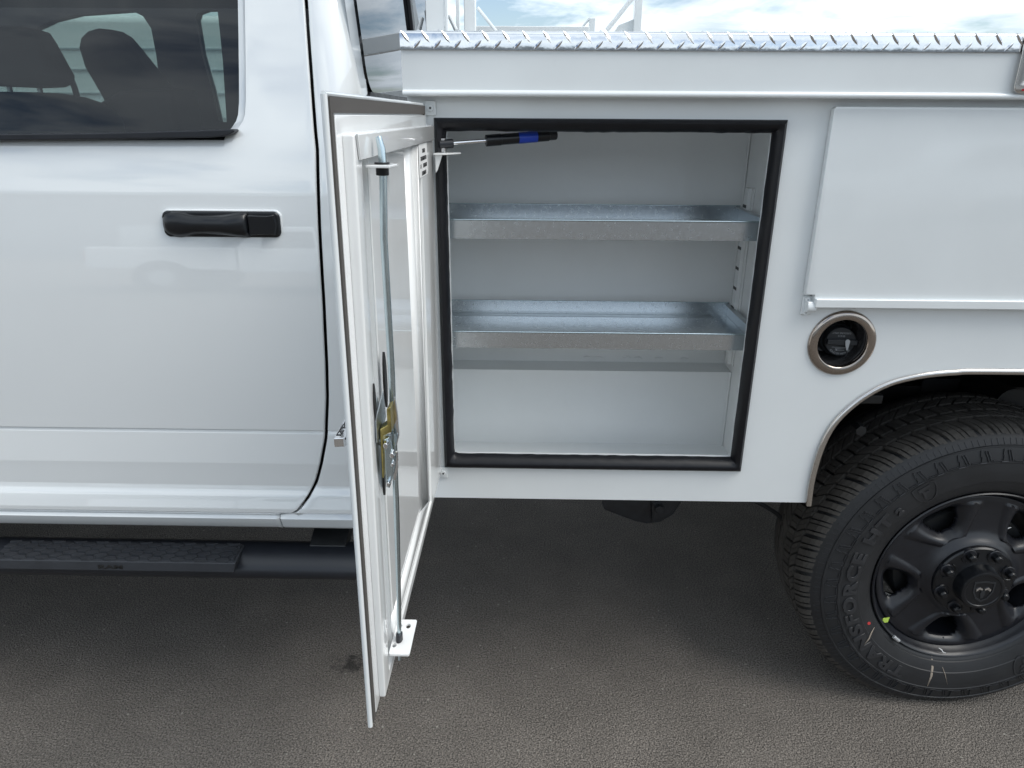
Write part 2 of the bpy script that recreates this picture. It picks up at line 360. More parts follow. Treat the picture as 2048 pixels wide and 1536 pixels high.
# handle
hx0, hz1 = at(320, 422, .075); hx1, hz0 = at(562, 476, .075); cz = (hz0 + hz1) / 2; yh = ycab(cz)
HD = plate('door_handle', [rrect(hx0, hx1, hz0, hz1, .013, 8)], .012, XZ(yh - .002), HANDP, RD, bevel=.004, bres=3)
plate('handle_surround', [rrect(hx0 - .003, hx1 + .003, hz0 - .003, hz1 + .003, .015, 8)], .006, XZ(yh + .001), CABW, HD, bevel=.002)
mb = MB(); L = hx1 - hx0; n = 30; vs = []
for i in range(n + 1):
    t = i / n; x = hx0 + .006 + (L * .735 - .008) * t
    hh = (hz1 - hz0) / 2 * (sip([(0, .70), (.05, .80), (.18, .84), (.34, .62), (.5, .58), (.75, .60), (.93, .80), (1, .84)], t))
    y = yh - .006 - .013 * math.sin(math.pi * min(1, max(0, t * 1.0))) ** .45 * (1 if t < .97 else .9) - (.008 if t > .5 else 0) * min(1, (t - .5) * 4)
    for a in range(9):
        q = -1 + a / 4; vs.append((x, y + .012 * abs(q) ** 3, cz + hh * q))
mb.add(vs, [(i * 9 + j, i * 9 + j + 1, (i + 1) * 9 + j + 1, (i + 1) * 9 + j) for i in range(n) for j in range(8)])
mb.build('handle_grip', HANDP, HD, ang=50, sol=-.006)
xa = hx0 + L * .745
mb = MB(); mb.xz([(xa, cz - .021), (hx1 - .022, cz - .018), (hx1 - .008, cz - .022), (hx1 - .004, cz), (hx1 - .008, cz + .022), (hx1 - .022, cz + .019), (xa, cz + .021)], yh - .019, yh - .004)
for i, v in enumerate(mb.v[:7]):
    if v[0] > hx1 - .012: mb.v[i] = (v[0] - .002, yh - .012, v[2])
mb.build('handle_cap', HANDP, HD, bev=.003, seg=3)

# ---------------- cab quarter panel, wrapping round to the back of the cab
XREAR = -.335
def xrear(z):
    d = max(0, z - 1.30); return XREAR - (d * d / .6 * .085 if d < .3 else (.15 + (d - .3)) * .085)
YCOR = .075
QP = empty('cab_quarter_panel', parent=T)
mb = MB(); ZS_B = rz(1042, .05)
zs = zlist(rz(1043), 1.93, 76, EXZ); vs = []
XRK = xr_door(Z_DB) + .0055
def xl_q(z):
    zc = rz(997)
    if z > zc: return xgap(z) + .0055
    return xr_door(z) + .0055 if z >= Z_DB else XRK
ncol = 0
for z in zs:
    a = xl_q(z); xb = xrear(z) - YCOR; y0 = ycab(z); row = []
    row += [(a, y0 + .005), (a + .002, y0 + .001), (a + .006, y0)]
    for i in range(1, 5): row.append((a + .006 + (xb - a - .006) * i / 5, y0))
    for i in range(0, 9):
        t = math.pi / 2 * i / 8; row.append((xb + YCOR * math.sin(t), y0 + YCOR * (1 - math.cos(t))))
    row += [(xrear(z) + .004, y0 + YCOR + .012), (xrear(z) + .004, y0 + YCOR + (.022))]
    ncol = len(row); vs += [(x, y, z) for x, y in row]
mb.add(vs, [(i * ncol + j, i * ncol + j + 1, (i + 1) * ncol + j + 1, (i + 1) * ncol + j) for i in range(len(zs) - 1) for j in range(ncol - 1)])
mb.build('quarter_skin', CABW, QP, ang=28, sol=.02)
# rocker panel under the door
mb = MB(); vs = []
rp = [(rz(1010.5), .055), (rz(1012), .041), (rz(1017), .0365), (rz(1022), .039), (rz(1036), .047), (rz(1041), .054), (rz(1043), .064)]
xs = [-4.0, -1.6, -1.2, -.9, -.7] + [at(px, 1020, .05)[0] for px in (500, 515, 525, 535, 545, 552)] + [XRK - .001]
for x in xs:
    px_ = x; lift = 0; yo = 0
    k = max(0, (x - at(565, 1020, .05)[0]) / .05); lift = 0
    e = max(0, (x - at(525, 1020, .05)[0]) / .04); yo = 0
    for i, (z, y) in enumerate(rp): vs.append((x, y, z))
n = len(rp); mb.add(vs, [(i * n + j, i * n + j + 1, (i + 1) * n + j + 1, (i + 1) * n + j) for i in range(len(xs) - 1) for j in range(n - 1)])
mb.build('rocker_panel', CABW, T, ang=40, sol=.01)
sx, sz = at(560, 1015, .04); sx2, sz2 = at(570, 1041, .04)
# back wall of the cab with its window
mb = MB()
def BW(u, v, w): return (xrear(v) + w, u, v)     # u=y, v=z
ZG0 = at(750, 184, .2)[1]
loops = [[(.16, .62), (1.86, .62), (1.86, 1.5), (1.80, 1.93), (.24, 1.93), (.18, 1.5)], rrect(.185, 1.83, 1.50, 1.86, .05)]
plate('cab_back_wall', loops, .02, BW, CABW, T)
RW = plate('rear_window', [rrect(.178, 1.835, ZG0, 1.865, .05)], .006, lambda u, v, w: (xrear(v) + .012 + w, u, v), GLD, T)
plate('window_lower_band', [rrect(.178, 1.835, 1.44, ZG0, .02)], .008, lambda u, v, w: (xrear(v) + .012 + w, u, v), RUB, RW)
for y0, y1 in ((.90, .945), (1.40, 1.44)):
    MB(lambda x, y, z: (xrear(z) + x, y, z)).box(.014, .026, y0, y1, ZG0, 1.84).build('slider_frame', RUB, RW, bev=.003)
# roof, far side, floor, cab lining
mb = MB(); n = 14; xs = [-3.0, -2.75, -2.4, -1.6, -.8, -.42]; vs = []
for x in xs:
    for j in range(n + 1):
        t = j / n; y = .26 + 1.5 * t; zt = 1.925 + .045 * math.sin(math.pi * t) - (max(0, -2.4 - x) * .35)
        vs.append((x, y, zt))
mb.add(vs, [(i * (n + 1) + j, i * (n + 1) + j + 1, (i + 1) * (n + 1) + j + 1, (i + 1) * (n + 1) + j) for i in range(len(xs) - 1) for j in range(n)])
mb.build('roof', CABW, T, sol=.02)
farA = [at(px, r, 1.9) for px, r in [(-500, 235), (-500, 60), (-40, 50), (72, 61), (110, 43), (160, 31), (270, 23), (292, 34), (308, 58), (318, 110), (326, 175), (328, 240)]]
farB = [at(px, r, 1.9) for px, r in [(396, 40), (400, 28), (416, 22), (440, 22), (450, 120), (458, 244), (442, 244), (428, 180), (408, 110)]]
plate('far_cab_side', [[(-3.0, .6), (-.36, .6), (-.36, 1.5), (-.42, 2.0), (-3.0, 2.0)], farA, farB], .05, XZ(1.9), HEADL, T)
plate('far_cab_skin', [[(-3.0, .6), (-.34, .6), (-.34, 1.5), (-.40, 1.93), (-3.0, 1.93)], farA, farB], .004, XZ(1.93), CABW, T)
mb = MB(); mb.box(-3.0, -.4, 1.894, 1.898, 1.35, 1.9); mb.build('window_glass', GLS, T)
mb = MB(); mb.box(-3.0, -.42, .16, 1.87, .60, .64); mb.build('cab_floor', HEADL, T)
mb = MB(); mb.box(-3.0, -.42, .27, 1.75, 1.885, 1.905); mb.build('cab_headliner', HEADL, T)
mb = MB(); mb.xz([(-1.5, .62), (-.50, .62), (-.50, 1.36), (-1.5, 1.38)], .150, .16); mb.build('door_card', HEADL, RD)
mb = MB(); mb.add([(-.40, .155, .6), (-.40, .16, 1.43), (-.52, .16, 1.43), (-.52, .155, .6)], [(0, 1, 2, 3)]); mb.build('pillar_lining', HEADL, T)
# seats
def blob(name, pts, y0, y1, parent, b=.03):
    return plate(name, [[at(px, r, y0 + .02) for px, r in pts]], y1 - y0, XZ((y0 + y1) / 2), SEATM, parent, bevel=b, bres=4, ang=60)
S1 = empty('front_seat', parent=T); S2 = empty('rear_seat', parent=T)
blob('headrest', [(-90, 70), (-60, 52), (40, 52), (66, 60), (80, 82), (117, 148), (116, 165), (100, 173), (60, 175), (-60, 170), (-90, 150)], .75, .87, S1)
for px in (20, 80):
    x, z = at(px, 180, .81); MB().cyl((x, .81, z - .06), (x, .81, z + .06), .007).build('headrest_post', GALV, S1)
blob('seat_back', [(-120, 420), (-120, 186), (0, 183), (60, 184), (110, 192), (150, 206), (174, 222), (188, 240), (200, 300), (205, 420)], .70, .90, S1)
blob('headrest', [(158, 95), (162, 75), (175, 62), (195, 56), (222, 59), (240, 70), (262, 96), (330, 180), (336, 240), (225, 240), (205, 195), (170, 135)], 1.0, 1.12, S2)
blob('seat_back', [(196, 420), (192, 245), (200, 205), (240, 180), (345, 176), (365, 300), (365, 420)], .98, 1.2, S2)
mb = MB(); mb.tube([(*(lambda p: (p[0], 1.78, p[1]))(at(px, r, 1.78)),) for px, r in [(112, 141), (128, 142), (140, 152), (150, 178), (157, 205), (162, 235)]], .012); mb.build('grab_bar', HEADL, T)

# ---------------- front of the cab (beyond the left edge of the picture)
mb = MB(); grid(mb, zlist(Z_DB, ZBELT, 30, EXZ), lambda z: -2.62, lambda z: XL_D - .006, lin, lambda x, z: ycab(z))
FD = mb.build('front_cab_door', CABW, T, ang=28, sol=.025)
mb = MB(); grid(mb, zlist(ZBELT, 1.93, 10), lambda z: -2.0 - (1.93 - z) * -.0 - .0, lambda z: XL_D - .006, lin, lambda x, z: ycab(z) + .02); mb.build('window_glass', GLS, FD)
mb = MB(); zs = zlist(ZBELT, 1.93, 10); grid(mb, zs, lambda z: -2.75 + (z - ZBELT) * 1.1, lambda z: -2.69 + (z - ZBELT) * 1.1, [0, 1], lambda x, z: ycab(z)); mb.build('windscreen_pillar', CABW, T, sol=.03)
FWX = -2.98
fl = [(-2.63, Z_DB), (-2.63, ZBELT), (-3.9, ZBELT - .06), (-3.95, .62), (FWX - .52, .62)] + [(FWX + .52 * math.cos(R(a)), .405 + .52 * math.sin(R(a))) for a in range(155, 24, -10)] + [(-2.63 + .1, Z_DB)]
fl = [(-2.63, .60), (-2.63, ZBELT), (-3.9, ZBELT - .06), (-3.95, .62)] + [(FWX + .53 * math.cos(R(a)), .405 + .53 * math.sin(R(a))) for a in range(156, 48, -9)] 
plate('front_fender', [fl], .03, XZ(.085), CABW, T, bevel=.008)
mb = MB(); mb.xz([(-2.6, ZBELT - .01), (-2.7, ZBELT + .05), (-3.9, ZBELT - .04), (-4.0, .7), (-2.6, .7)], .12, 1.86); mb.build('hood', CABW, T, bev=.04, seg=4)
mb = MB(); mb.add([(-2.62, .25, ZBELT), (-2.62, 1.75, ZBELT), (-2.1, 1.65, 1.9), (-2.1, .34, 1.9)], [(0, 1, 2, 3)]); mb.build('windscreen', GLD, T, sol=.006)
mb = MB(); mb.box(-4.12, -3.95, .08, 1.9, .50, .78); mb.build('front_bumper', BLKP, T, bev=.03, seg=3)

# ---------------- running board
RB = empty('running_board', parent=T)
yc, zc_, ry, rz_ = .056, .463, .062, .036
xe = at(722, 1130, .0)[0]
mb = MB(); n = 28; vs = []; xs = [-2.6, -1.2, -.9, -.6, xe - .006, xe, xe]
for k, x in enumerate(xs):
    s = 1 if k < 5 else (.96 if k == 5 else .5)
    for i in range(n): t = 2 * math.pi * i / n; vs.append((x, yc + ry * s * math.cos(t), zc_ + rz_ * s * math.sin(t)))
mb.add(vs, [(k * n + i, k * n + (i + 1) % n, (k + 1) * n + (i + 1) % n, (k + 1) * n + i) for k in range(len(xs) - 1) for i in range(n)] + [tuple(range(n)), tuple(range((len(xs) - 1) * n, len(xs) * n))])
mb.build('step_tube', BLKP, RB, ang=50)
zp = .504
xb0, yb0 = atz(22, 1080, zp); xb1, _ = atz(492, 1083, zp); xf0, yf0 = atz(-22, 1119, zp); xf1, _ = atz(470, 1124, zp)
ybk, yft = yb0, atz(250, 1122, zp)[1]
lp = [(xb0, ybk), (xb1, ybk), (xf1 + .002, yft), (xf0, yft)]
mb = MB(); mb.prism(lp, lambda a, b: (a, b, zp - .0022), lambda a, b: (a + (.0 if a < -1 else -.006), b - .003 if b < .05 else b, zp - .026))
PAD = mb.build('step_pad', PADM, RB, bev=.002)
mb = MB(); hw = (xb1 - xb0) / 12.1; hr = (yft - ybk) / 5.0
HX = .0205; pitchx = HX * 2.42; rowd = (ybk - yft) / 5.4
def inside(x, y, m=.004):
    t = (y - yft) / (ybk - yft); return xf0 + (xb0 - xf0) * t + m < x < xf1 + (xb1 - xf1) * t - m and yft + .002 < y < ybk - .002
Rh, hh_ = .0180, .0118
for r_ in range(0, 9):
    for c_ in range(-1, 20):
        cy = yft + .004 + hh_ * (r_ + .35); t_ = (cy - yft) / (ybk - yft)
        cx = xf0 + .010 + 3 * Rh * c_ + (1.5 * Rh if r_ % 2 else 0)
        hexa = [(cx + Rh * .93 * math.cos(R(a)), cy + hh_ * .90 * math.sin(R(a)) / .866) for a in (0, 60, 120, 180, 240, 300)]
        def cl(x, y):
            y = max(min(y, ybk - .003), yft + .002); tt = (y - yft) / (ybk - yft)
            return (max(min(x, xf1 + (xb1 - xf1) * tt - .005), xf0 + (xb0 - xf0) * tt + .005), y)
        hexa = [cl(*p) for p in hexa]
        area = abs(sum(hexa[i][0] * hexa[(i + 1) % 6][1] - hexa[(i + 1) % 6][0] * hexa[i][1] for i in range(6)) / 2)
        if area < 1.2e-4: continue
        mb.prism(hexa, lambda a, b: (a, b, zp - .0028), lambda a, b: (cx + (a - cx) * .95, cy + (b - cy) * .93, zp + .0022 - (b - cy) / hh_ * .0020))
mb.build('grip_lugs', PADM, PAD, smooth=False, kind='stuff')
yfz = yft - .0018
tx, tz = at(221, 1134, yfz)
text_mesh('RAM', .0135, .0006, lambda u, v, w: (tx + u * 2.1, yfz - .0006 + w, tz + v), 'step_lettering', INK, PAD, bold=.0006, spacing=1.05)
x0, z0 = at(640, 1047, .16); x1, z1 = at(700, 1092, .10)
mb = MB(); mb.prism([(.06, .47), (.06, .50), (.30, .60), (.30, .54)], lambda a, b: (x0, a, b), lambda a, b: (x1, a, b)); mb.build('step_bracket', UNDER2, RB, bev=.003)
mb = MB(); mb.box(x0 - .045, x1 + .03, .27, .29, .45, .62); mb.build('step_bracket', UNDER, RB, bev=.003)

# ---------------- service body: side panel with its openings
XB0 = at(815, 205, 0)[0]; XB1 = 3.0; ZB = at(1250, 1000, 0)[1]; ZPT = 1.535
O = [at(*p) for p in [(868, 235), (1577, 240), (1480, 938), (889, 938)]]     # opening, outer corner points
ox0 = (O[0][0] + O[3][0]) / 2; ox1 = (O[1][0] + O[2][0]) / 2; oz0 = (O[2][1] + O[3][1]) / 2; oz1 = (O[0][1] + O[1][1]) / 2
I = [at(*p) for p in [(893, 262), (1549, 265), (1463, 916), (905, 913)]]
ix0 = (I[0][0] + I[3][0]) / 2; ix1 = (I[1][0] + I[2][0]) / 2; iz0 = (I[2][1] + I[3][1]) / 2; iz1 = (I[0][1] + I[1][1]) / 2
print('opening', ox0, ox1, oz0, oz1, 'inner', ix0, ix1, iz0, iz1, 'corner x', [round(p[0], 3) for p in O])
WCX, WCZ = 1.137, .405
archpx = [(1619, 1003), (1622, 975), (1628, 945), (1638, 910), (1652, 875), (1672, 843), (1700, 815), (1735, 789), (1775, 768.5), (1815, 757), (1860, 749.5), (1910, 745.5), (1965, 744)]
arch = [at(px, r, 0) for px, r in archpx]; arch[0] = (arch[0][0], ZB)
archL = arch; archR = [(2 * WCX - x, z) for x, z in reversed(arch)]
fx, fz = at(1683, 686, 0); FR = .0615
outer = [(XB0, ZPT), (XB0, ZB)] + archL + archR + [(XB1, ZB), (XB1, ZPT)]
SB = T      # the body's panels, trays and hinges are parts of the truck
plate('side_panel', [outer, rrect(ox0, ox1, oz0, oz1, .008), circ(fx, fz, FR - .006)], .003, XZ(.0015), BODW, SB, bevel=.0)
# front end panel of the body
mb = MB(); mb.box(XB0, XB0 + .003, .0032, .48, ZB, 1.52); mb.build('front_end_panel', BODW, SB)
mb = MB(); mb.box(XB0 + .004, .60, .0035, .03, ZB, ZB + .004); mb.box(XB0 + .004, .66, .03, .47, ZB, ZB + .004); mb.build('bottom_panel', BODW, SB)
# arch trim (stainless edge moulding)
def trim(path, y0, y1, th):
    mb = MB(); vs = []; pts = [Vector((x, z)) for x, z in path]
    prof = [(-.004, y1), (-.004, y0 + .004), (-.002, y0 + .001), (.002, y0), (.007, y0 + .001), (.009, y0 + .004), (.009, y0 + .006), (.0, y0 + .006), (.0, y1)]
    M = len(prof)
    for i, p in enumerate(pts):
        d = (pts[min(i + 1, len(pts) - 1)] - pts[max(i - 1, 0)]).normalized(); nrm = Vector((-d.y, d.x))
        for a, b in prof: q = p + nrm * a * 1.0; vs.append((q.x, b, q.y))
    mb.add(vs, [(i * M + j, i * M + (j + 1) % M, (i + 1) * M + (j + 1) % M, (i + 1) * M + j) for i in range(len(pts) - 1) for j in range(M)])
    return mb
def dens(path, k=4):
    out = []
    for i in range(len(path) - 1):
        p0 = path[max(i - 1, 0)]; p1 = path[i]; p2 = path[i + 1]; p3 = path[min(i + 2, len(path) - 1)]
        for j in range(k):
            t = j / k
            out.append(tuple(.5 * ((2 * p1[a]) + (-p0[a] + p2[a]) * t + (2 * p0[a] - 5 * p1[a] + 4 * p2[a] - p3[a]) * t * t + (-p0[a] + 3 * p1[a] - 3 * p2[a] + p3[a]) * t ** 3) for a in (0, 1)))
    out.append(path[-1]); return out
pa = dens([(arch[0][0], arch[0][1] - .004)] + arch[1:] + archR[:-1] + [(archR[-1][0], archR[-1][1] - .004)])
trim(pa, -.010, .02, .003).build('arch_trim', TRIMS, SB, ang=50)
# wheel well
mb = MB(); wl = [(WCX - .56, .70), (WCX - .56, .90), (WCX - .40, 1.05), (WCX + .40, 1.05), (WCX + .56, .90), (WCX + .56, .70)]
for a, b in zip(wl, wl[1:]): mb.add([(a[0], .0034, a[1]), (b[0], .0034, b[1]), (b[0], .62, b[1]), (a[0], .62, a[1])], [(0, 1, 2, 3)])
mb.add([(x, .62, z) for x, z in wl], [tuple(range(6))]); mb.build('wheel_well', UNDER, SB, sol=.004)
WCRO = [(arch[i][0], arch[i][1]) for i in range(len(arch))]
mb = MB(); mb.add([(WCX - .56, .030, .66), (arch[0][0] - .004, .006, ZB)], []) 
# things hanging in the wheel well: bump stop, brackets, bolt heads
x, z = at(1955, 770, .45); mb = MB(); mb.cyl((x, .30, z), (x, .55, z - .01), .045, .03); mb.build('bump_stop', UNDER2, SB, ang=40)
x, z = at(1880, 785, .5); plate('chassis_bracket', [rrect(x - .07, x + .12, z - .05, z + .05, .01), circ(x - .02, z + .01, .010, 16), circ(x + .02, z + .012, .010, 16)], .006, XZ(.48), UNDER2, SB)
x, z = at(1715, 855, .12); mb = MB(); mb.cyl((x, .10, z), (x, .13, z), .013, .013, 6); mb.build('panel_bolt', UNDER2, SB)
x, z = at(1722, 800, .10); mb = MB(); mb.box(x - .02, x + .05, .10, .12, z - .01, z + .012); mb.build('panel_tab', UNDER2, SB, bev=.003)

# ---------------- compartment
CP = empty('tool_compartment', parent=SB) if False else SB
y_up, y_lo = .355, .285
xr_up = at(1503, 262, y_up)[0]
z_led = at(1300, 733, (y_up + y_lo) / 2)[1]; z_fl = max(at(1200, 892, y_lo)[1], ZB + .006)
xwl, xwr = XB0 + .012, xr_up; zce = 1.49
print('wall x', xr_up, 'ledge', z_led, 'floor', z_fl)
mb = MB()
def q(*p): mb.add(list(p), [(0, 1, 2, 3)])
q((xwl, y_up, z_led), (xwr, y_up, z_led), (xwr, y_up, zce), (xwl, y_up, zce))
q((xwl, y_up, z_led), (xwr, y_up, z_led), (xwr, y_lo, z_led - .001), (xwl, y_lo, z_led - .001))
q((xwl, y_lo, z_led - .001), (xwr, y_lo, z_led - .001), (xwr, y_lo, z_fl), (xwl, y_lo, z_fl))
q((xwl, y_lo, z_fl), (xwr, y_lo, z_fl), (xwr, .004, z_fl), (xwl, .004, z_fl))
q((xwl, y_up, zce), (xwr, y_up, zce), (xwr, .004, zce), (xwl, .004, zce))
mb.add([(xwr, .004, z_fl), (xwr, y_lo, z_fl), (xwr, y_lo, z_led - .001), (xwr, y_up, z_led), (xwr, y_up, zce), (xwr, .004, zce)], [(0, 1, 2, 3, 4, 5)])
mb.add([(xwl, .004, z_fl), (xwl, y_lo, z_fl), (xwl, y_lo, z_led - .001), (xwl, y_up, z_led), (xwl, y_up, zce), (xwl, .004, zce)], [(0, 1, 2, 3, 4, 5)])
mb.build('compartment_liner', INW, SB, smooth=False, weld=True)
# weld beads and seam in the corners
mb = MB(); random.seed(3)
mb.tube([(xwr - .003, y_up - .003, z_led + .01 + i * (zce - z_led - .02) / 30) for i in range(31)], [.0018 + .0012 * rnd.random() for _ in range(31)], 6)
mb.tube([(xwr - .003, y_lo - .003, z_fl + i * (z_led - z_fl) / 14) for i in range(15)], [.0018 + .0015 * rnd.random() for _ in range(15)], 6)
for i in range(6):
    x = rnd.uniform(.15, .42); mb.tube([(x, y_up - .001, z_led + .012), (x + .01, y_up - .003, z_led + .012 + .004 * rnd.random()), (x + .02, y_up - .001, z_led + .011)], .002, 6)
mb.build('weld_seam', INW, SB, kind='stuff')
# white flange lip inside the seal
plate('opening_lip', [rrect(ox0 - .0, ox1 + .0, oz0 - .0, oz1, .006), rrect(ix0 + .0025, ix1 - .0012, iz0 + .0025, iz1 + .006, .003)], .003, XZ(.013), BODW, SB)
# rubber seal: bulb section, with a ragged inner lip
def ring_pts(x0, x1, z0, z1, n=60):
    out = []
    for i in range(n): out.append((x0, z0 + (z1 - z0) * i / n, 0))
    for i in range(n): out.append((x0 + (x1 - x0) * i / n, z1, 1))
    for i in range(n): out.append((x1, z1 + (z0 - z1) * i / n, 2))
    for i in range(n): out.append((x1 + (x0 - x1) * i / n, z0, 3))
    return out
A = ring_pts(ox0, ox1, oz0, oz1); B = ring_pts(ix0, ix1, iz0, iz1)
sect = [(0, .006), (.0, -.002), (.10, -.008), (.35, -.014), (.6, -.012), (.85, -.004), (1.0, .004), (1.02, .012)]
mb = MB(); vs = []; M = len(sect)
for (ax, az, sd), (bx, bz, _) in zip(A, B):
    wob = .0012 * noise.noise(Vector((ax * 40, az * 40, 1.3)))
    if sd == 0: wob += .0022 * abs(noise.noise(Vector((0, az * 55, 4)))) * (1 if az < 1.02 else .3) * 1.6
    if sd == 1: wob += .0015 * abs(noise.noise(Vector((ax * 30, 7, 4))))
    for k, (t, y) in enumerate(sect):
        tt = t + (wob / .025 if k >= 5 else 0)
        if k == 0: tt = t + .0
        vs.append((ax + (bx - ax) * tt, y + wob * .4, az + (bz - az) * tt))
N = len(A); mb.add(vs, [(i * M + j, i * M + j + 1, ((i + 1) % N) * M + j + 1, ((i + 1) % N) * M + j) for i in range(N) for j in range(M - 1)])
mb.build('door_seal', RUB, SB, ang=60)
# trays
def tray(rowt, rowb, rowback, pxr, first):
    yf = .058
    zt = (at(900, rowt, yf)[1] + at(1500, rowt + 2, yf)[1]) / 2; zb = at(1200, rowb, yf)[1]
    ybk_ = .335; xl, xr_ = xwl + .012, xwr - .012; t = .0016
    P = empty('metal_tray', parent=SB) if False else None
    mb = MB()
    mb.box(xl, xr_, yf, ybk_, zb, zb + t)                       # floor
    mb.box(xl, xr_, yf - .003, yf - .003 + t, zb, zt)           # front
    mb.box(xl, xr_, yf - .003, yf + .006, zt, zt + .002)        # hemmed front rim
    mb.box(xl, xr_, ybk_ + .0002, ybk_ + .002, zb, zt)
    mb.box(xl, xr_, ybk_ - .004, ybk_ + .004, zt, zt + .002)
    o = mb.build('metal_tray', GALVD, SB, smooth=False)
    MB().cyl((xl, yf - .0025, zt + .002), (xr_, yf - .0025, zt + .002), .0022, n=12).build('tray_hem', ZINC, o)
    MB().cyl((xl, ybk_ - .002, zt + .002), (xr_, ybk_ - .002, zt + .002), .0018, n=12).build('tray_hem', ZINC, o)
    mb = MB(); mb.box(xr_ - t, xr_, yf + .001, ybk_, zb + .002, zt - .004); mb.box(xr_ - .012, xr_ + .002, yf + .007, ybk_ - .005, zt - .003, zt - .001)
    mb.box(xr_ - .030, xr_, yf - .0055, yf - .0035, zb + .002, zt - .001)
    mb.build('tray_end', GALV, o, smooth=False)
    mb = MB(); mb.box(xl + .002, xr_ - .04, ybk_ - .022, ybk_ - .001, zb + .0018, zb + .0026); mb.build('tray_fold', GALV, o, smooth=False)
    return zt, zb
t1 = tray(442, 479, 406, 1520, True); t2 = tray(666, 697, 600, 1500, False)
# slotted shelf rail on the right wall
zr0, zr1 = z_led + .02, at(1506, 376, .30)[1]
for yy, nm in ((.300, 'shelf_rail'), (.10, 'shelf_rail')):
    mb = MB(); mb.box(xwr - .003, xwr - .0005, yy - .028, yy + .028, zr0, zr1); mb.box(xwr - .012, xwr - .003, yy - .014, yy + .014, zr0, zr1)
    rl = mb.build(nm, INW, SB, bev=.001)
    z = zr1 - .045
    while z > zr0 + .02:
        MB().box(xwr - .0125, xwr - .010, yy - .013, yy + .013, z, z + .007).build('rail_slot', INK, rl); z -= .049
for (zt, zb) in (t1, t2):
    mb = MB(); mb.box(xwr - .014, xwr - .0005, .07, .10, zt + .004, zt + .022); b_ = mb.build('tray_bracket', GALV, SB, bev=.001)
    mb = MB(); mb.cyl((xwr - .020, .085, zt + .013), (xwr - .014, .085, zt + .013), .006, n=6); mb.build('bracket_bolt', ZINC, b_)

# gas strut
GS = empty('gas_strut', parent=SB)
p0 = at(890, 288, -.005); p1 = at(972, 281, .06); p2 = at(1098, 271, .16)
P0 = Vector((p0[0], -.005, p0[1])); P1 = Vector((p1[0], .06, p1[1])); p2 = at(1098, 271, .05); P2 = Vector((p2[0], .05, p2[1]))
P1 = P0 + (P2 - P0) * .395 
d = (P2 - P0).normalized()
MB().cyl(P0, P1, .0042).build('strut_rod', CHROME, GS)
MB().cyl(P1, P2, .0104).build('strut_cylinder', HANDP, GS, bev=.0015)
MB().cyl(P1 - d * .002, P1 + d * .028, .0110).build('strut_collar', HANDP, GS, bev=.001)
MB().cyl(P1 + (P2 - P1) * .50, P1 + (P2 - P1) * .80, .0107, n=32, cap=False).build('strut_label', BLUE, GS)
MB().cyl(P2 - d * .02, P2 + d * .016, .0092).build('strut_end', BLKP, GS, bev=.003)
MB().cyl(P0 - d * .012, P0 + d * .016, .0085).build('strut_socket', BLKP, GS, bev=.002)
MB().cyl((P0.x - .004, -.005, P0.z - .014), (P0.x - .004, -.005, P0.z + .010), .006).build('ball_stud', CHROME, GS)

# ---------------- the open compartment door
XH = at(850, 232, -.006)[0]; AOP = R(-0.25)
UX, UY = -math.sin(AOP), -math.cos(AOP)
DZ0, DZ1, DW = .743, 1.509, .708
def DM(u, w, z):
    if w > .005: w = .005 + (w - .005) * (1 - .38 * max(0, min(1, (1.10 - z) / .34)))
    return (XH + u * (UX - (1.509 - z) * .012) + w * math.cos(AOP), -.008 + u * UY - w * math.sin(AOP), z)
def dpx(px, py, w=0.0):          # pixel -> (u, z) on the door at offset w
    dr = ray(px, py); o = Vector(DM(0, w, 0)); nx, ny = math.cos(AOP), -math.sin(AOP)
    t = ((o.x - CAM.x) * nx + (o.y - CAM.y) * ny) / (dr.x * nx + dr.y * ny); p = CAM + dr * t
    return ((p.x - o.x) * UX + (p.y - o.y) * UY, p.z)
print('door px checks', dpx(655, 190), dpx(745, 1453), dpx(850, 207), dpx(757, 1385, .022), dpx(700, 258, .022))
CD = empty('compartment_door', parent=SB) if False else empty('compartment_door', parent=T)
mb = MB(DM); mb.box(0.004, DW, -.0045, 0, DZ0, DZ1); mb.build('door_skin', BODW, CD, bev=.0015)
mb = MB(DM); mb.cyl((DW - .0015, -.002, DZ0 + .001), (DW - .0015, -.002, DZ1 - .001), .0032, n=12); mb.cyl((.004, -.002, DZ1 - .001), (DW, -.002, DZ1 - .001), .0028, n=10); mb.build('hem_edge', BODW, CD)
# foam strip round the edge
fw = .017
plate('foam_strip', [[(.012, DZ0 + .004), (DW - .004, DZ0 + .004), (DW - .004, DZ1 - .003), (.012, DZ1 - .003)], [(.012 + fw, DZ0 + .004 + .006), (DW - .004 - fw * .62, DZ0 + .010), (DW - .004 - fw * .62, DZ1 - .003 - .0145), (.012 + fw, DZ1 - .003 - .0145)]], .002,
      lambda u, v, w: DM(u, .0016 + w, v), STRIP, CD)
# flange and pressed inner pan (with its recess)
plate('inner_flange', [[(.012, DZ0 + .010), (DW - .016, DZ0 + .010), (DW - .016, DZ1 - .019), (.012, DZ1 - .019)]], .003, lambda u, v, w: DM(u, .002 + w, v), DOORW, CD, bevel=.001)
PW, U0, U1, Z0, Z1 = .016, .020, .672, .757, 1.473
hz0, hz1, hu0, hu1 = .775, 1.449, .185, .640
plate('inner_pan', [rrect(U0, U1, Z0, Z1, .004), rrect(hu0, hu1, hz0, hz1, .003)], PW - .003, lambda u, v, w: DM(u, .003 + (PW - .003) / 2 + w, v), DOORW, CD, bevel=.003, bres=3)
mb = MB(DM); mb.box(hu0 - .01, hu1 + .01, .0040, .0055, hz0 - .005, hz1 + .005); mb.build('recess_panel', DOORW, CD)
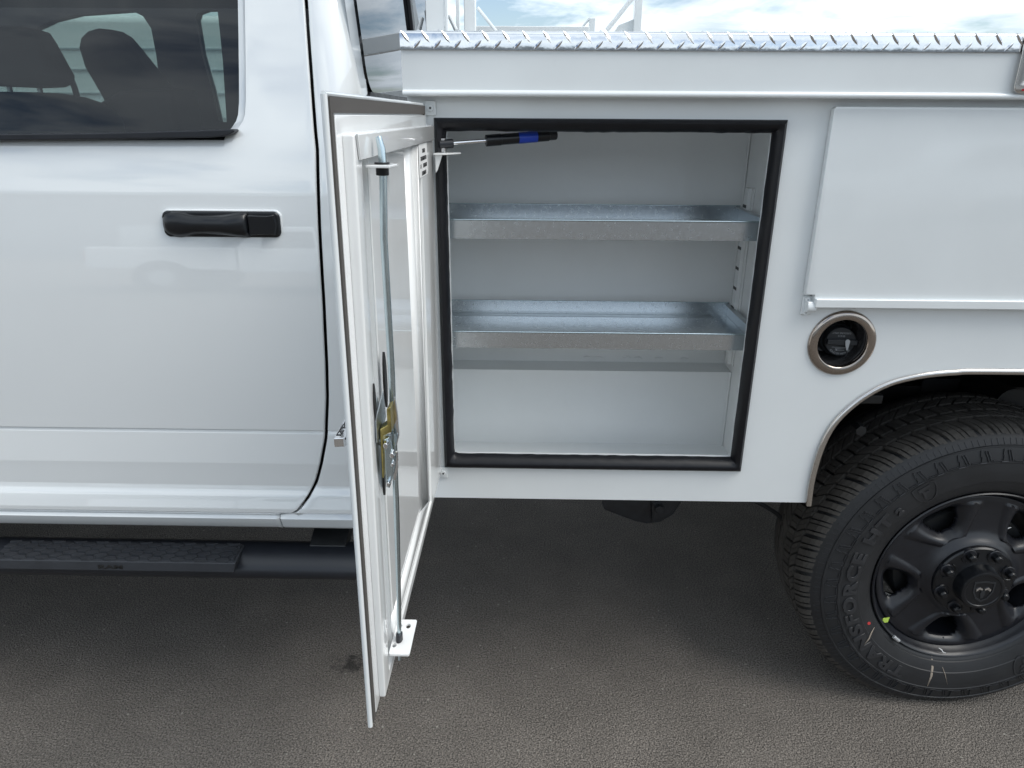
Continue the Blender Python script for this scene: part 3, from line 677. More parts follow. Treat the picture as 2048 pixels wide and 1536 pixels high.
# chamfered ring rib inside the recess: long bright slope facing outward
cu0, cu1, cz0 = .225, .300, .80
mb = MB(DM)
mb.add([(cu1, .006, cz0 + .02), (cu0, .014, cz0), (cu0, .014, hz1), (cu1, .006, hz1)], [(0, 1, 2, 3)])
mb.add([(cu0, .014, cz0), (cu0 - .010, .014, cz0 - .006), (cu0 - .010, .014, hz1), (cu0, .014, hz1)], [(0, 1, 2, 3)])
mb.add([(cu0 - .010, .014, cz0 - .006), (cu0 - .010, .006, cz0 - .006), (cu0 - .010, .006, hz1), (cu0 - .010, .014, hz1)], [(0, 1, 2, 3)])
mb.add([(cu1, .006, cz0 + .02), (cu0, .014, cz0), (.60, .014, cz0), (.60, .006, cz0 + .02)], [(0, 1, 2, 3)])
mb.add([(cu0, .014, cz0), (.60, .014, cz0), (.60, .014, cz0 - .006), (cu0 - .010, .014, cz0 - .006)], [(0, 1, 2, 3)])
mb.build('stiffening_rib', DOORW, CD, ang=20, sol=.0015)
mb = MB(DM); mb.box(.545, .575, .0055, .0085, hz0 + .01, hz1); mb.build('latch_channel', DOORW, CD, bev=.001)
mb = MB(DM); mb.box(.598, .601, .0055, .012, hz0, hz1); mb.build('latch_channel', DOORW, CD)
# top rail, a thin plate proud of the pan
plate('top_rail', [[(.035, hz1 - .002), (U1 - .012, hz1 - .002), (U1 - .004, Z1 - .001), (.021, Z1 - .001)]], .003, lambda u, v, w: DM(u, PW + .0018 + w, v), DOORW, CD, bevel=.001)
# locking rod
RW_ = .029
def rodp(px, py): u, z = dpx(px, py, RW_); return z
UR = .607
zt_, zb_ = 1.468, .768
path = [(UR - .003, RW_ - .002, zt_), (UR - .001, RW_ + .001, zt_ - .012), (UR, RW_ + .002, 1.437), (UR + .001, RW_ - .001, 1.36), (UR, RW_, 1.2), (UR, RW_, 1.0), (UR, RW_ + .001, .86), (UR + .001, RW_ + .001, .80), (UR + .004, RW_ + .002, zb_)]
mb = MB(DM); mb.tube(path, [.0034, .0042, .0042, .0042, .0042, .0042, .0042, .0042, .0036], 14); mb.build('lock_rod', ZINC, CD)
BTZ = 1.437
mb = MB(DM); mb.prism([(UR - .03, PW), (UR + .022, PW), (UR + .022, PW + .026), (UR - .004, PW + .030), (UR - .03, PW + .012)], lambda a, b: (a, b, BTZ), lambda a, b: (a, b, BTZ + .003))
tb = mb.build('rod_guide', DOORW, CD, bev=.001)
mb = MB(DM); mb.cyl((UR, RW_ + .001, BTZ + .003), (UR, RW_ + .001, BTZ + .0050), .0085, n=24); mb.cyl((UR, RW_ + .001, BTZ - .009), (UR, RW_ + .001, BTZ - .0002), .0070, n=24); mb.build('rod_bush', RUB, tb, bev=.001)
BBZ = .798
plate('rod_guide', [rrect(UR - .042, UR + .030, PW - .001, PW + .042, .004), circ(UR - .028, PW + .008, .0045, 16), circ(UR - .028, PW + .026, .0052, 16), circ(UR + .012, PW + .006, .0045, 16)], .003, lambda u, v, w: DM(u, v, BBZ + w), DOORW, CD)
mb = MB(DM); mb.cyl((UR + .002, RW_ + .001, BBZ + .002), (UR + .002, RW_ + .001, BBZ + .014), .0075, .0068, n=16); mb.build('rod_bush', BLKP, CD, bev=.001)
# hinge-side bracket that holds the strut
plate('strut_tab', [[(.004, 0.006), (.052, .006), (.052, .024), (.012, .052), (-.004, .052)]], .003, lambda u, v, w: DM(u, v + .014, P0.z - .016 + w), DOORW, CD, bevel=.0008)
mb = MB(DM); mb.prism([(P0.z - .016, .022), (P0.z - .016, .036), (P0.z - .045, .026), (P0.z - .05, .022)], lambda a, b: (.040, b, a), lambda a, b: (.046, b, a)); mb.build('tab_gusset', DOORW, CD, bev=.0015)
mb = MB(DM); mb.box(.44, .455, .006, .022, 1.428, 1.431); mb.build('small_tab', DOORW, CD)
# latch plate holes, latch body
def lens(u0, u1, z0, z1, n=10):
    uc = (u0 + u1) / 2; a = []
    for i in range(n + 1): t = i / n; a.append((uc - (uc - u0) * math.sin(math.pi * t) ** .7, z0 + (z1 - z0) * t))
    for i in range(1, n): t = 1 - i / n; a.append((uc + (u1 - uc) * math.sin(math.pi * t) ** .7, z0 + (z1 - z0) * t))
    return a
LT = empty('latch', parent=CD)
LZ = 1.118
def DL(a, b, c): return DM(a, PW + .0005 + (b - .0225) * .58 if b > .0168 else b, LZ + (c - LZ) * .78)
print('latch z', LZ, 'handle', dpx(685, 880, -.03))
wl_ = PW + .0008
for nm, u0, u1, z0, z1 in (('latch_hole', .643, .652, LZ + .045, LZ + .105), ('latch_hole', .571, .586, LZ + .03, LZ + .125), ('latch_hole', .612, .623, LZ - .105, LZ - .035)):
    o = plate(nm, [lens(u0, u1, z0, z1)], .0008, lambda u, v, w: DL(u, (wl_ if u > .64 - 1e-3 or True else .006) + w, v), INK, LT)
plate('latch_backing', [lens(.606, .652, LZ - .085, LZ + .075)], .0016, lambda u, v, w: DL(u, wl_ + .0015 + w, v), GALV, LT)
plate('latch_plate', [[(.652, LZ + .050), (.612, LZ + .075), (.604, LZ + .03), (.625, LZ + .01), (.655, LZ + .012)]], .002, lambda u, v, w: DL(u, wl_ + .006 + w - (.655 - u) * -.06, v), GALV, LT)
# gold latch arm: an angle with a tall ear
PL = .0225
gp = [(PL + .004, LZ - .055), (PL + .004, LZ + .028), (PL + .020, LZ + .036), (PL + .020, LZ + .062), (PL + .028, LZ + .066), (PL + .028, LZ + .024), (PL + .010, LZ + .018), (PL + .008, LZ - .055)]
mb = MB(DL); mb.prism(gp, lambda a, b: (.624, a, b), lambda a, b: (.645, a, b)); mb.build('latch_arm', GOLD, LT, bev=.0012)
cp = [(PL + .012, LZ - .07), (PL + .012, LZ + .012), (PL + .022, LZ + .016), (PL + .026, LZ + .002), (PL + .030, LZ - .02), (PL + .027, LZ - .05), (PL + .020, LZ - .072)]
mb = MB(DL); mb.prism(cp, lambda a, b: (.640, a, b), lambda a, b: (.646, a, b)); mb.build('latch_cam', ZINC, LT, bev=.001)
cp = [(PL + .024, LZ - .012), (PL + .024, LZ + .05), (PL + .031, LZ + .072), (PL + .035, LZ + .04), (PL + .036, LZ + .005), (PL + .030, LZ - .012)]
mb = MB(DL); mb.prism(cp, lambda a, b: (.618, a, b), lambda a, b: (.623, a, b)); mb.build('latch_cam', CHROME, LT, bev=.001)
cp = [(PL + .024, LZ - .068), (PL + .022, LZ - .02), (PL + .034, LZ - .016), (PL + .035, LZ - .045), (PL + .029, LZ - .066)]
mb = MB(DL); mb.prism(cp, lambda a, b: (.628, a, b), lambda a, b: (.633, a, b)); mb.build('latch_cam', CHROME, LT, bev=.001)
for w_, z_, r_ in ((PL + .017, LZ + .006, .0062), (PL + .029, LZ - .010, .0058), (PL + .019, LZ - .06, .005), (PL + .029, LZ - .026, .004)):
    mb = MB(DL); mb.cyl((.645, w_, z_), (.654, w_, z_), r_, r_ * .75, 20); mb.build('latch_rivet', CHROME, LT, bev=.0008)
mb = MB(DL); mb.cyl((.625, .0, LZ), (.625, PL + .02, LZ), .009, n=16); mb.build('latch_spindle', GALV, LT)
# outer handle with lettering on its top face
HZ = 1.49 - .0
hu_end, hw_end = .598, -.046
zh = 1.49 - math.tan(R(PITCH) + math.atan((883 - 768) / FPX)) * (1.42 - .008 - .598 * 1.0 - 0.0) ; print('zh', zh)
e0x, e0y = atz(667, 877, zh); e1x, e1y = atz(688, 876, zh); f0x, f0y = atz(694, 827, zh); f1x, f1y = atz(712, 840, zh)
OH = empty('outer_handle', parent=CD)
mb = MB(); top4 = [(e0x, e0y), (e1x, e1y), (e1x + .002, e1y + .006), (f1x + .01, f1y + .03), (f0x, f0y)]
mb.prism(top4, lambda a, b: (a, b, zh), lambda a, b: (a, b, zh - .0125)); mb.build('handle_bar', CHROME, OH, bev=.0012)
gl = [at(px, r, e0y + .05) for px, r in [(682, 871), (689, 861), (698, 857), (700, 871)]]
mb = MB(DM); mb.cyl((.575, -.004, zh - .006), (.575, -.030, zh - .006), .011, n=20); mb.build('handle_stem', CHROME, OH)
mx_, my_ = (e0x + e1x) / 2, e0y
dirv = Vector((f0x - e0x, f0y - e0y)); dl = dirv.length; dv = dirv / dl; nv = Vector((dv.y, -dv.x))
wbar = abs((Vector((e1x - e0x, e1y - e0y))).dot(nv))
def HT(u, v, w):   # u runs from the door end to the free end, v across
    p = Vector((f0x, f0y)) - dv * (u + dl * .12) + nv * (wbar * .50) + nv * v * 1.0
    return (p.x, p.y, zh + .0004 + w)
tA = Vector(atz(700.5, 834, zh)); tB = Vector(atz(677, 871, zh))
cu_t = text_mesh('SCELZI', 1.0, .0001, lambda u, v, w: (u, v, w), 'handle_lettering', INK, OH, align='LEFT', bold=.025)
us = [v.co.x for v in cu_t.data.vertices]; vv = [v.co.y for v in cu_t.data.vertices]
for v in cu_t.data.vertices:
    a_ = (v.co.x - min(us)) / (max(us) - min(us)); b_ = (v.co.y - min(vv)) / (max(vv) - min(vv)) - .5
    p = tA + (tB - tA) * a_; v.co = Vector((p.x + b_ * wbar * .52, p.y, zh + .0004 + v.co.z))
# sticker: four short lines of small print
su0, sz0 = dpx(850, 322, .007); su1, sz1 = dpx(833, 287, .007)
print('sticker', su0, sz0, su1, sz1)
sw = PW + .0008
a0, b0 = dpx(833, 330, sw); a1, b1 = dpx(848, 284, sw); su0, su1 = min(a0, a1), max(a0, a1); sz0, sz1 = hz1 - .055, hz1 - .003
stk = plate('care_sticker', [[(su0, sz0), (su1, sz0), (su1, sz1), (su0, sz1)]], .0004, lambda u, v, w: DM(u, sw + w, v), WHT, CD)
mb = MB(DM)
mb.box(su0 - .004, su1 + .004, PW - .004, sw - .0004, sz0 - .004, hz1 - .004)
mb2 = MB(DM)
for i, (k0, k1) in enumerate(((.28, .62), (.12, .86), (.08, .92), (.20, .80))):
    zz = sz1 - .010 - i * .0118; u = su0 + (su1 - su0) * k0
    while u < su0 + (su1 - su0) * k1:
        wd = rnd.uniform(.004, .010)
        if rnd.random() > .12:
            mb2.box(u, u + wd * .35, sw + .0003, sw + .0005, zz - .0045, zz + .002); mb2.box(u, u + wd * .9, sw + .0003, sw + .0005, zz + .0005, zz + .002)
            mb2.box(u + wd * .6, u + wd * .8, sw + .0003, sw + .0005, zz - .0045, zz + .0)
            if rnd.random() > .5: mb2.box(u, u + wd * .8, sw + .0003, sw + .0005, zz - .0045, zz - .0032)
        u += wd * 1.15
mb2.build('sticker_print', INK, stk, smooth=False, kind='stuff')
# hinges of that door
for (px, r) in ((861, 216), (887, 945)):
    x, z = at(px, r, -.004)
    h = MB().box(x - .010, x + .010, -.006, -.0002, z - .013, z + .013).build('hinge_plate', BODW, SB, bev=.002)
    MB().cyl((x, -.0095, z), (x, -.0058, z), .0062, n=20).build('hinge_screw', BODW, h, bev=.001)
    MB().cyl((x, -.0102, z), (x, -.0094, z), .0022, n=6).build('screw_socket', INK, h)
MB().cyl((XH - .002, -.008, DZ0 + .01), (XH - .002, -.008, DZ1 - .008), .0045, n=14).build('hinge_rod', BODW, CD)

# ---------------- flip-top lid with tread-plate trim
XL = at(805, 140, -.03)[0]; yl = -.03
zl0 = at(1400, 193, yl)[1]; zl1 = at(1400, 102, yl)[1]; zl2 = at(1400, 64, yl)[1]
LID = empty('flip_top_lid', parent=T)
MB().box(XL, XB1, yl, yl + .003, zl0, zl2 - .004).build('lid_front', BODW, LID)
mb = MB(); mb.box(XL, XB1, yl + .003, .47, zl0 + .04, zl2 - .006); mb.build('lid_box', BODW, LID)
mb = MB(); pr = [(0, 0), (-.003, -.001), (-.006, -.004), (-.006, -.009), (-.003, -.011), (.02, -.011), (.02, 0)]
mb.prism(pr, lambda a, b: (XL - .001, yl + a, zl0 + .009 + b), lambda a, b: (XB1, yl + a, zl0 + .009 + b)); mb.build('drip_lip', BODW, LID, ang=60)
MB().box(XL - .001, XL, yl, .47, zl0, zl2 - .006).build('lid_end', BODW, LID)
# tread plate: angle with rolled top edge
pr = [(-.004, zl1 - zl2), (-.004, -.006), (-.0028, -.0025), (.0, 0), (.006, .0008), (.50, .0008), (.50, -.002), (0, -.004), (-.001, zl1 - zl2)]
mb = MB(); nx = 160
xs = [XL - .002 + (XB1 - XL) * i / nx for i in range(nx + 1)]; M = len(pr); vs = []
for x in xs: vs += [(x, yl + a, zl2 + b) for a, b in pr]
mb.add(vs, [(i * M + j, i * M + (j + 1) % M, (i + 1) * M + (j + 1) % M, (i + 1) * M + j) for i in range(nx) for j in range(M)] + [tuple(range(M)), tuple(range(nx * M, nx * M + M))])
TP = mb.build('tread_plate_trim', DPL, LID, ang=60)
mb = MB(); pit = .0358; x = XL + .008; k = 0; H = zl2 - zl1
def lug(cx, cz, ang, L=.0115, W=.0034, hgt=.0020):
    ca, sa = math.cos(R(ang)), math.sin(R(ang)); pts = []
    for t in (-1, -.55, -.15, .15, .55, 1):
        wd = W * (1 - abs(t) ** 1.6) ** .7 if abs(t) < 1 else 0
        for s in (-1, 0, 1):
            lx = t * L; lz = s * wd; h = 0 if (s or abs(t) == 1) else -hgt * (1 - abs(t) ** 3)
            pts.append((cx + lx * ca - lz * sa, yl - .0042 + h, cz + lx * sa + lz * ca))
    fs = []
    for i in range(5):
        for j in range(2): fs.append((i * 3 + j, i * 3 + j + 1, (i + 1) * 3 + j + 1, (i + 1) * 3 + j))
    mb.add(pts, fs)
while x < XB1 - .02:
    jt = rnd.uniform(-.0004, .0004)
    lug(x + jt, zl2 - H * .32, -52, .0130, .0032); lug(x + pit * .56 + jt, zl2 - H * .72, 46, .0105, .0030)
    # lugs of the flat top show on the edge
    for t in (0,):
        mb.add([(x + pit * .55, yl + .001, zl2 + .0006), (x + pit * .55 + .008, yl + .012, zl2 + .0008), (x + pit * .55 + .003, yl + .004, zl2 + .0030)], [(0, 1, 2)])
    x += pit
mb.build('plate_lugs', DPL, TP, ang=25, kind='stuff')
# latch plate at the right edge
lx0, lz1_ = at(2042, 96, yl - .006); _, lz0_ = at(2034, 187, yl - .006)
plate('paddle_latch', [rrect(lx0 + .002, lx0 + .125, lz0_, lz1_ + .028, .012, 8), rrect(lx0 + .018, lx0 + .108, lz0_ + .016, lz1_ + .012, .010, 8)], .004, XZ(yl - .0085), TRIMS, LID, bevel=.0012)
plate('latch_dish', [rrect(lx0 + .014, lx0 + .112, lz0_ + .012, lz1_ + .016, .010, 8)], .002, XZ(yl - .0052), HANDP, LID)
plate('latch_mark', [rrect(lx0 + .0155, lx0 + .030, lz0_ + .004, lz0_ + .0075, .001, 3)], .0006, XZ(yl - .0108), RED, LID)

# ---------------- second compartment door above the wheel
DX0 = (at(1668, 213, -.018)[0] + at(1614, 585, -.018)[0]) / 2; dz1 = at(1700, 213, -.018)[1]; dz0 = at(1800, 600, -.018)[1]; dzt = at(1750, 598, -.018)[1]
nx0, nz1 = at(1631, 590, -.018)
D2 = empty('upper_compartment_door', parent=T)
plate('door_panel', [[(DX0, nz1), (nx0 - .001, nz1), (nx0 - .001, dz0), (XB1 - .5, dz0), (XB1 - .5, dz1), (DX0 + .004, dz1), (DX0, dz1 - .004)]], .016, XZ(-.0095), BODW, D2, bevel=.0015)
z_h0 = at(1850, 618, -.024)[1]; z_h1 = at(1850, 600, -.024)[1]
mb = MB(); mb.box(nx0 - .0005, XB1 - .5, -.026, -.004, z_h0, z_h1); mb.build('hinge_leaf', BODW, D2, bev=.0025, seg=3)
for z_ in (z_h0 + .006,): MB().cyl((nx0 - .012, -.016, z_), (nx0 + .02, -.016, z_), .0048, n=14).build('hinge_pin', BODW, D2)
bx, bz = at(1614, 611, -.006)
HB = MB().box(bx - .010, bx + .011, -.005, -.0003, bz - .020, bz + .019).build('hinge_bracket', BODW, SB, bev=.002)
MB().cyl((bx - .004, -.012, bz - .001), (bx + .014, -.012, bz - .001), .0115, n=20).build('bracket_knuckle', BODW, HB, bev=.001)
for dz_ in (-.0145, .0125):
    MB().cyl((bx - .0005, -.0085, bz + dz_), (bx - .0005, -.005, bz + dz_), .0055, n=20).build('bracket_screw', BODW, HB, bev=.0008)
    MB().cyl((bx - .0005, -.0092, bz + dz_), (bx - .0005, -.0085, bz + dz_), .0020, n=6).build('screw_socket', LTXT, HB)

# ---------------- fuel filler
FF = empty('fuel_filler', parent=T)
ringp = [(FR - .0115, .014), (FR - .0120, .000), (FR - .0105, -.0065), (FR - .0085, -.0082), (FR + .000, -.0078), (FR + .0055, -.0058), (FR + .0080, -.003), (FR + .0085, -.0002)]
MB().lathe(ringp, (fx, fz), 96).build('filler_ring', RINGM, FF, ang=60)
cupp = [(FR - .0112, .010), (FR - .0122, .002), (FR - .0135, .006), (.045, .045), (.042, .075), (.0, .078)]
MB().lathe(cupp, (fx, fz), 64).build('filler_cup', CUPB, FF, ang=40)
cx, czz = at(1681, 683, .040); tl = R(8)
Mc = Matrix.Translation((cx, .040, czz)) @ Matrix.Rotation(R(-6), 4, 'X') @ Matrix.Rotation(R(-8), 4, 'Z')
def CM(x, y, z): p = Mc @ Vector((x, y, z)); return (p.x, p.y, p.z)
CR = .0315
mb = MB(CM); mb.lathe([(0, -.002), (CR - .002, -.002), (CR, 0), (CR + .001, .018), (CR + .004, .020), (CR + .004, .036)], (0, 0), 48); CAP = mb.build('fuel_cap', CAPB, FF, ang=40)
mb = MB(CM); mb.prism([(-CR + .002, -.0055), (0, -.007), (CR, -.0055), (CR, .0055), (0, .007), (-CR + .002, .0055)], lambda a, b: (a, -.012, b), lambda a, b: (a, -.001, b)); mb.build('cap_grip', CAPB, CAP, bev=.002, seg=3)
text_mesh('GASOLINE ONLY', .0052, .0001, lambda u, v, w: CM(-u * .95, -.0024 - w * .3, -v + .0185), 'cap_lettering', LTXT, CAP)
text_mesh('E0-E15', .0052, .0001, lambda u, v, w: CM(-u, -.0024 - w * .3, -v + .0122), 'cap_lettering', LTXT, CAP)
def curved(u, v, w):
    a = R(270) - (-u) / .0262; a = R(270) + u / .0262 * -1; r = .0262 - v
    a = R(270) - u / .0262
    return CM(r * math.cos(a) * 1.0, -.0024 - w * .3, r * math.sin(a))
text_mesh('TIGHTEN TO CLICK', .0050, .0001, lambda u, v, w: CM((.0262 - v) * math.cos(R(270) - u / .0262), -.0024 - w * .3, (.0262 - v) * math.sin(R(270) - u / .0262)), 'cap_lettering', LTXT, CAP)
mb = MB(CM)
mb.box(-.017, .014, -.0026, -.0022, -.0125, -.0119); mb.box(-.010, .010, -.0026, -.0022, -.0152, -.0146); mb.box(-.007, .009, -.0026, -.0022, -.0185, -.0178)
mb.add([(-.010, -.0026, -.0180), (-.006, -.0026, -.0165), (-.006, -.0026, -.0196)], [(0, 1, 2)]); mb.build('cap_print', LTXT, CAP, smooth=False, kind='stuff')
mb = MB(CM); n = 12; lp = arc(.010, .003, .0048, 0, 180, 8) + [(.0065, -.006), (.0095, -.016), (.0118, -.016), (.0132, -.006)]
mb.prism([(a, b) for a, b in lp], lambda a, b: (a, -.0165, b), lambda a, b: (a, -.0135, b)); mb.build('tether_clip', LTXT, CAP, bev=.0006)
mb = MB(CM); mb.tube([(.0108, -.015, -.015), (.0112, -.014, -.024), (.009, -.010, -.034), (.0, .0, -.041), (-.012, .012, -.042), (-.024, .025, -.036)], .0016, 8); mb.build('cap_tether', CAPB, CAP)

# ---------------- wheel
def make_wheel(name, cx, y0, mirror=1):
    W = empty(name, (cx, y0, WCZ), parent=T)
    K = lambda x, y, z: (x, y * mirror, z)
    Ro = .421
    # carcass
    side = [(.236, .035), (.240, .027), (.247, .020), (.252, .0145), (.2575, .0125), (.259, .0095), (.270, .0045), (.284, .0005), (.2855, -.0012), (.300, -.0035), (.318, -.0042), (.334, -.0032), (.3352, -.0042), (.3385, -.0042), (.3395, -.0022),
            (.356, .001), (.372, .006), (.3735, .0045), (.3765, .0052), (.3775, .0085), (.388, .0135), (.398, .020), (.405, .030), (.4080, .040)]
    full = side + [(.4100, .07), (.4105, .15), (.4100, .235), (.4105, .262), (.398, .285), (.372, .300), (.33, .305), (.28, .302), (.245, .285), (.236, .27)]
    MB(K).lathe(full, (0, 0), 180).build('tyre', TYRE, W, ang=30)
    # tread blocks
    mb = MB(K); NP = 72
    def blk(prof, a0, a1, sl, sl2=0):
        """prof: list of (y, r_top); angles a0..a1, sheared by sl per metre of y"""
        vs = []; yb = prof[0][0]
        for (y, rt) in prof:
            s = sl * (y - yb) + sl2
            for a, rr in ((a0 + s, rt - .010), (a0 + s + .0012, rt), (a1 + s - .0012, rt), (a1 + s, rt - .010)):
                vs.append((rr * math.cos(a), y, rr * math.sin(a)))
        n = len(prof); fs = [(i * 4 + j, i * 4 + j + 1, (i + 1) * 4 + j + 1, (i + 1) * 4 + j) for i in range(n - 1) for j in range(3)] + [(0, 1, 2, 3), (n * 4 - 4, n * 4 - 3, n * 4 - 2, n * 4 - 1)]
        mb.add(vs, fs)
    for k in range(NP):
        A0 = 2 * math.pi * k / NP; P = 2 * math.pi / NP
        pr = [(.0165, .3925), (.022, .401), (.031, .4095), (.042, .4155), (.060, .4190), (.074, .4200)]
        jit = .06 * P * math.sin(k * 2.3)
        for q_, (s0, s1) in enumerate(((.0, .275), (.295, .555), (.575, .84))):
            blk(pr if q_ != 1 else pr[1:], A0 + P * s0 + jit, A0 + P * s1 + jit, 1.1)
        for yy0, yy1, off, sl in ((.0830, .1130, .4, 2.2), (.1225, .1570, .15, .5), (.1665, .1975, .6, -2.2)):
            for (s0, s1) in ((.04, .46), (.475, .87)):
                blk([(yy0, .4205), ((yy0 + yy1) / 2, .421), (yy1, .4205)], A0 + P * (off + s0), A0 + P * (off + s1), sl)
        pr = [(.209, .4195), (.225, .4185), (.240, .4155), (.252, .4095), (.262, .398)]
        for s0, s1 in ((.05, .48), (.51, .95)): blk(pr, A0 + P * (s0 + .3), A0 + P * (s1 + .3), -1.6)
    mb.build('tread', TREAD, W, smooth=False, kind='stuff')
    # sidewall pattern: slanted bars in a band
    mb = MB(K)
    def sy(r): return ip(side, r)
    def bar(r0, a0, r1, a1, wd, h=.0030):
        P0_ = Vector((r0 * math.cos(a0), r0 * math.sin(a0))); P1_ = Vector((r1 * math.cos(a1), r1 * math.sin(a1)))
        d_ = (P1_ - P0_).normalized(); n_ = Vector((-d_.y, d_.x)) * wd / 2; vs = []
        for p in (P0_ - n_, P0_ + n_, P1_ + n_, P1_ - n_): vs.append((p.x, sy(p.length) - h, p.y))
        for p in (P0_ - n_ * 1.5, P0_ + n_ * 1.5, P1_ + n_ * 1.5, P1_ - n_ * 1.5): vs.append((p.x, sy(p.length) + .0003, p.y))
        mb.add(vs, [(0, 1, 2, 3), (0, 4, 5, 1), (1, 5, 6, 2), (2, 6, 7, 3), (3, 7, 4, 0)])
    NV = 44
    for k in range(NV):
        a = 2 * math.pi * k / NV; p = 2 * math.pi / NV
        bar(.3415, a - p * .12, .366, a + p * .02, .0014); bar(.3415, a + p * .0, .366, a + p * .13, .0014)
        bar(.3425, a + p * .34, .355, a + p * .30, .0012); bar(.355, a + p * .35, .369, a + p * .31, .0012)
        bar(.3400, a + p * .12, .3400, a + p * .42, .0016); bar(.3425, a + p * .42, .3425, a + p * .80, .0014)
    for k in range(168):
        a = 2 * math.pi * k / 168; bar(.379, a, .3915, a + (.006 if k % 3 else .002), .0014, .0014)
    mb.build('sidewall_pattern', TYREL, W, smooth=False, kind='stuff')
    # rim: barrel + pressed disc with six windows
    c = [(.2385, .034), (.2445, .020), (.2455, .0155), (.2430, .0130), (.2395, .0150), (.2360, .024), (.2320, .034), (.2270, .040), (.222, .052), (.205, .085), (.200, .12), (.200, .19), (.224, .205), (.230, .25), (.244, .262)]
    MB(K).lathe(c, (0, 0), 120).build('rim_barrel', RIMB, W, ang=40)
    NA, rs = 300, [.070 + .1555 * i / 44 for i in range(45)]
    wr, win0 = .170, [R(a) for a in (121, 193, 265, 337, 49)]
    base = [(.070, .016), (.092, .0165), (.100, .020), (.112, .030), (.130, .038), (.16, .040), (.19, .040), (.21, .039), (.2255, .041)]
    mbk = MB(K); vs = []; keep = {}
    for i in range(NA):
        a = 2 * math.pi * i / NA
        for j, r in enumerate(rs):
            y = sip(base, r); s = 9
            for w0 in win0:
                da = (a - w0 + math.pi) % (2 * math.pi) - math.pi; lx = r * math.sin(da); lr = r * math.cos(da) - wr
                half = .040 + .42 * lr * 1
                half = max(.018, half); s = min(s, ((abs(lx) / half) ** 3 + (abs(lr) / .034) ** 3) ** (1 / 3))
            if s < 1.55: y += .018 * max(0, min(1, (1.5 - s) / .55)) ** 2 * (1 if s > .95 else 1) 
            if s > 1.2 and s < 2.2 and .12 < r < .21: y -= .006 * math.sin(math.pi * (s - 1.2))
            vs.append((r * math.cos(a), y, r * math.sin(a))); keep[(i, j)] = s
    M = len(rs); fs = []
    for i in range(NA):
        for j in range(M - 1):
            i2 = (i + 1) % NA
            if min(keep[(i, j)], keep[(i2, j)], keep[(i, j + 1)], keep[(i2, j + 1)]) < .92: continue
            fs.append((i * M + j, i * M + j + 1, i2 * M + j + 1, i2 * M + j))
    mbk.add(vs, fs); mbk.build('rim_disc', RIMB, W, ang=60, sol=.004)
    # hub cap
    hc = [(0, -.0330), (.0425, -.0330), (.0440, -.0345), (.0475, -.0350), (.0515, -.0335), (.0535, -.029), (.0545, -.012), (.0565, -.0025), (.0660, .0005), (.0950, .0035), (.0985, .007), (.0995, .016), (.0995, .03)]
    HC = MB(K).lathe(hc, (0, 0), 96).build('hub_cap', HANDP, W, ang=30)
    def HK(x, y, z): return (x, y * mirror, z)
    for k in range(8):
        a = R(21 + 45 * k); x, z = .0825 * math.cos(a), .0825 * math.sin(a)
        m_ = MB(K); m_.cyl((x, .0008, z), (x, .012, z), .0165, .0185, 24)
        for q_ in range(1): pass
        m_.build('lug_pocket', RIMB, W, bev=.002)
        m_ = MB(K); m_.cyl((x, -.013, z), (x, .003, z), .0108, .0112, 6); m_.cyl((x, -.017, z), (x, -.0125, z), .0070, .0098, 12); m_.build('lug_nut', HANDP, W, bev=.0012)
        pl = [(.0825 * math.cos(a + t) , .0825 * math.sin(a + t)) for t in (0,)]
        lp = []
        for t in range(13):
            b = R(-90 + 15 * t); lx = -.0185 * math.cos(b) ; lz = .0205 * math.sin(b)
            lp.append((x + lx * math.cos(a) - lz * math.sin(a), z + lx * math.sin(a) + lz * math.cos(a)))
        m_ = MB(K); m_.tube([(px_, .0005, pz_) for px_, pz_ in lp], .0016, 6, False); m_.build('pocket_rim', HANDP, W)
    # emblem: a horned head in a shield, bright where it catches the light
    def EM(u, v, w): return K(u * 1.45, -.0336 - w, v * 1.45)
    sh = [(-.018, .017), (.0, .020), (.018, .017), (.017, -.002), (.010, -.016), (0, -.022), (-.010, -.016), (-.017, -.002)]
    plate('cap_emblem', [sh, [(p[0] * .85, p[1] * .85) for p in sh]], .0014, EM, CAPB, W)
    for sx_ in (-1, 1):
        hp = [(sx_ * .0015, .0045), (sx_ * .007, .0075), (sx_ * .0125, .0035), (sx_ * .0115, -.0010), (sx_ * .007, .0030), (sx_ * .002, .0015)]
        plate('emblem_horn', [hp], .0018, EM, CHROME if sx_ else CAPB, W)
    plate('emblem_face', [[(-.003, .001), (.003, .001), (.004, -.006), (.002, -.014), (-.002, -.014), (-.004, -.006)]], .0016, EM, CAPB, W)
    # brake drum
    m_ = MB(K); m_.lathe([(0, .075), (.165, .075), (.172, .085), (.172, .15)], (0, 0), 48); m_.build('brake_rotor', UNDER2, W)
    return W, K, sy
W1, WK, sy = make_wheel('rear_wheel', WCX, .085)
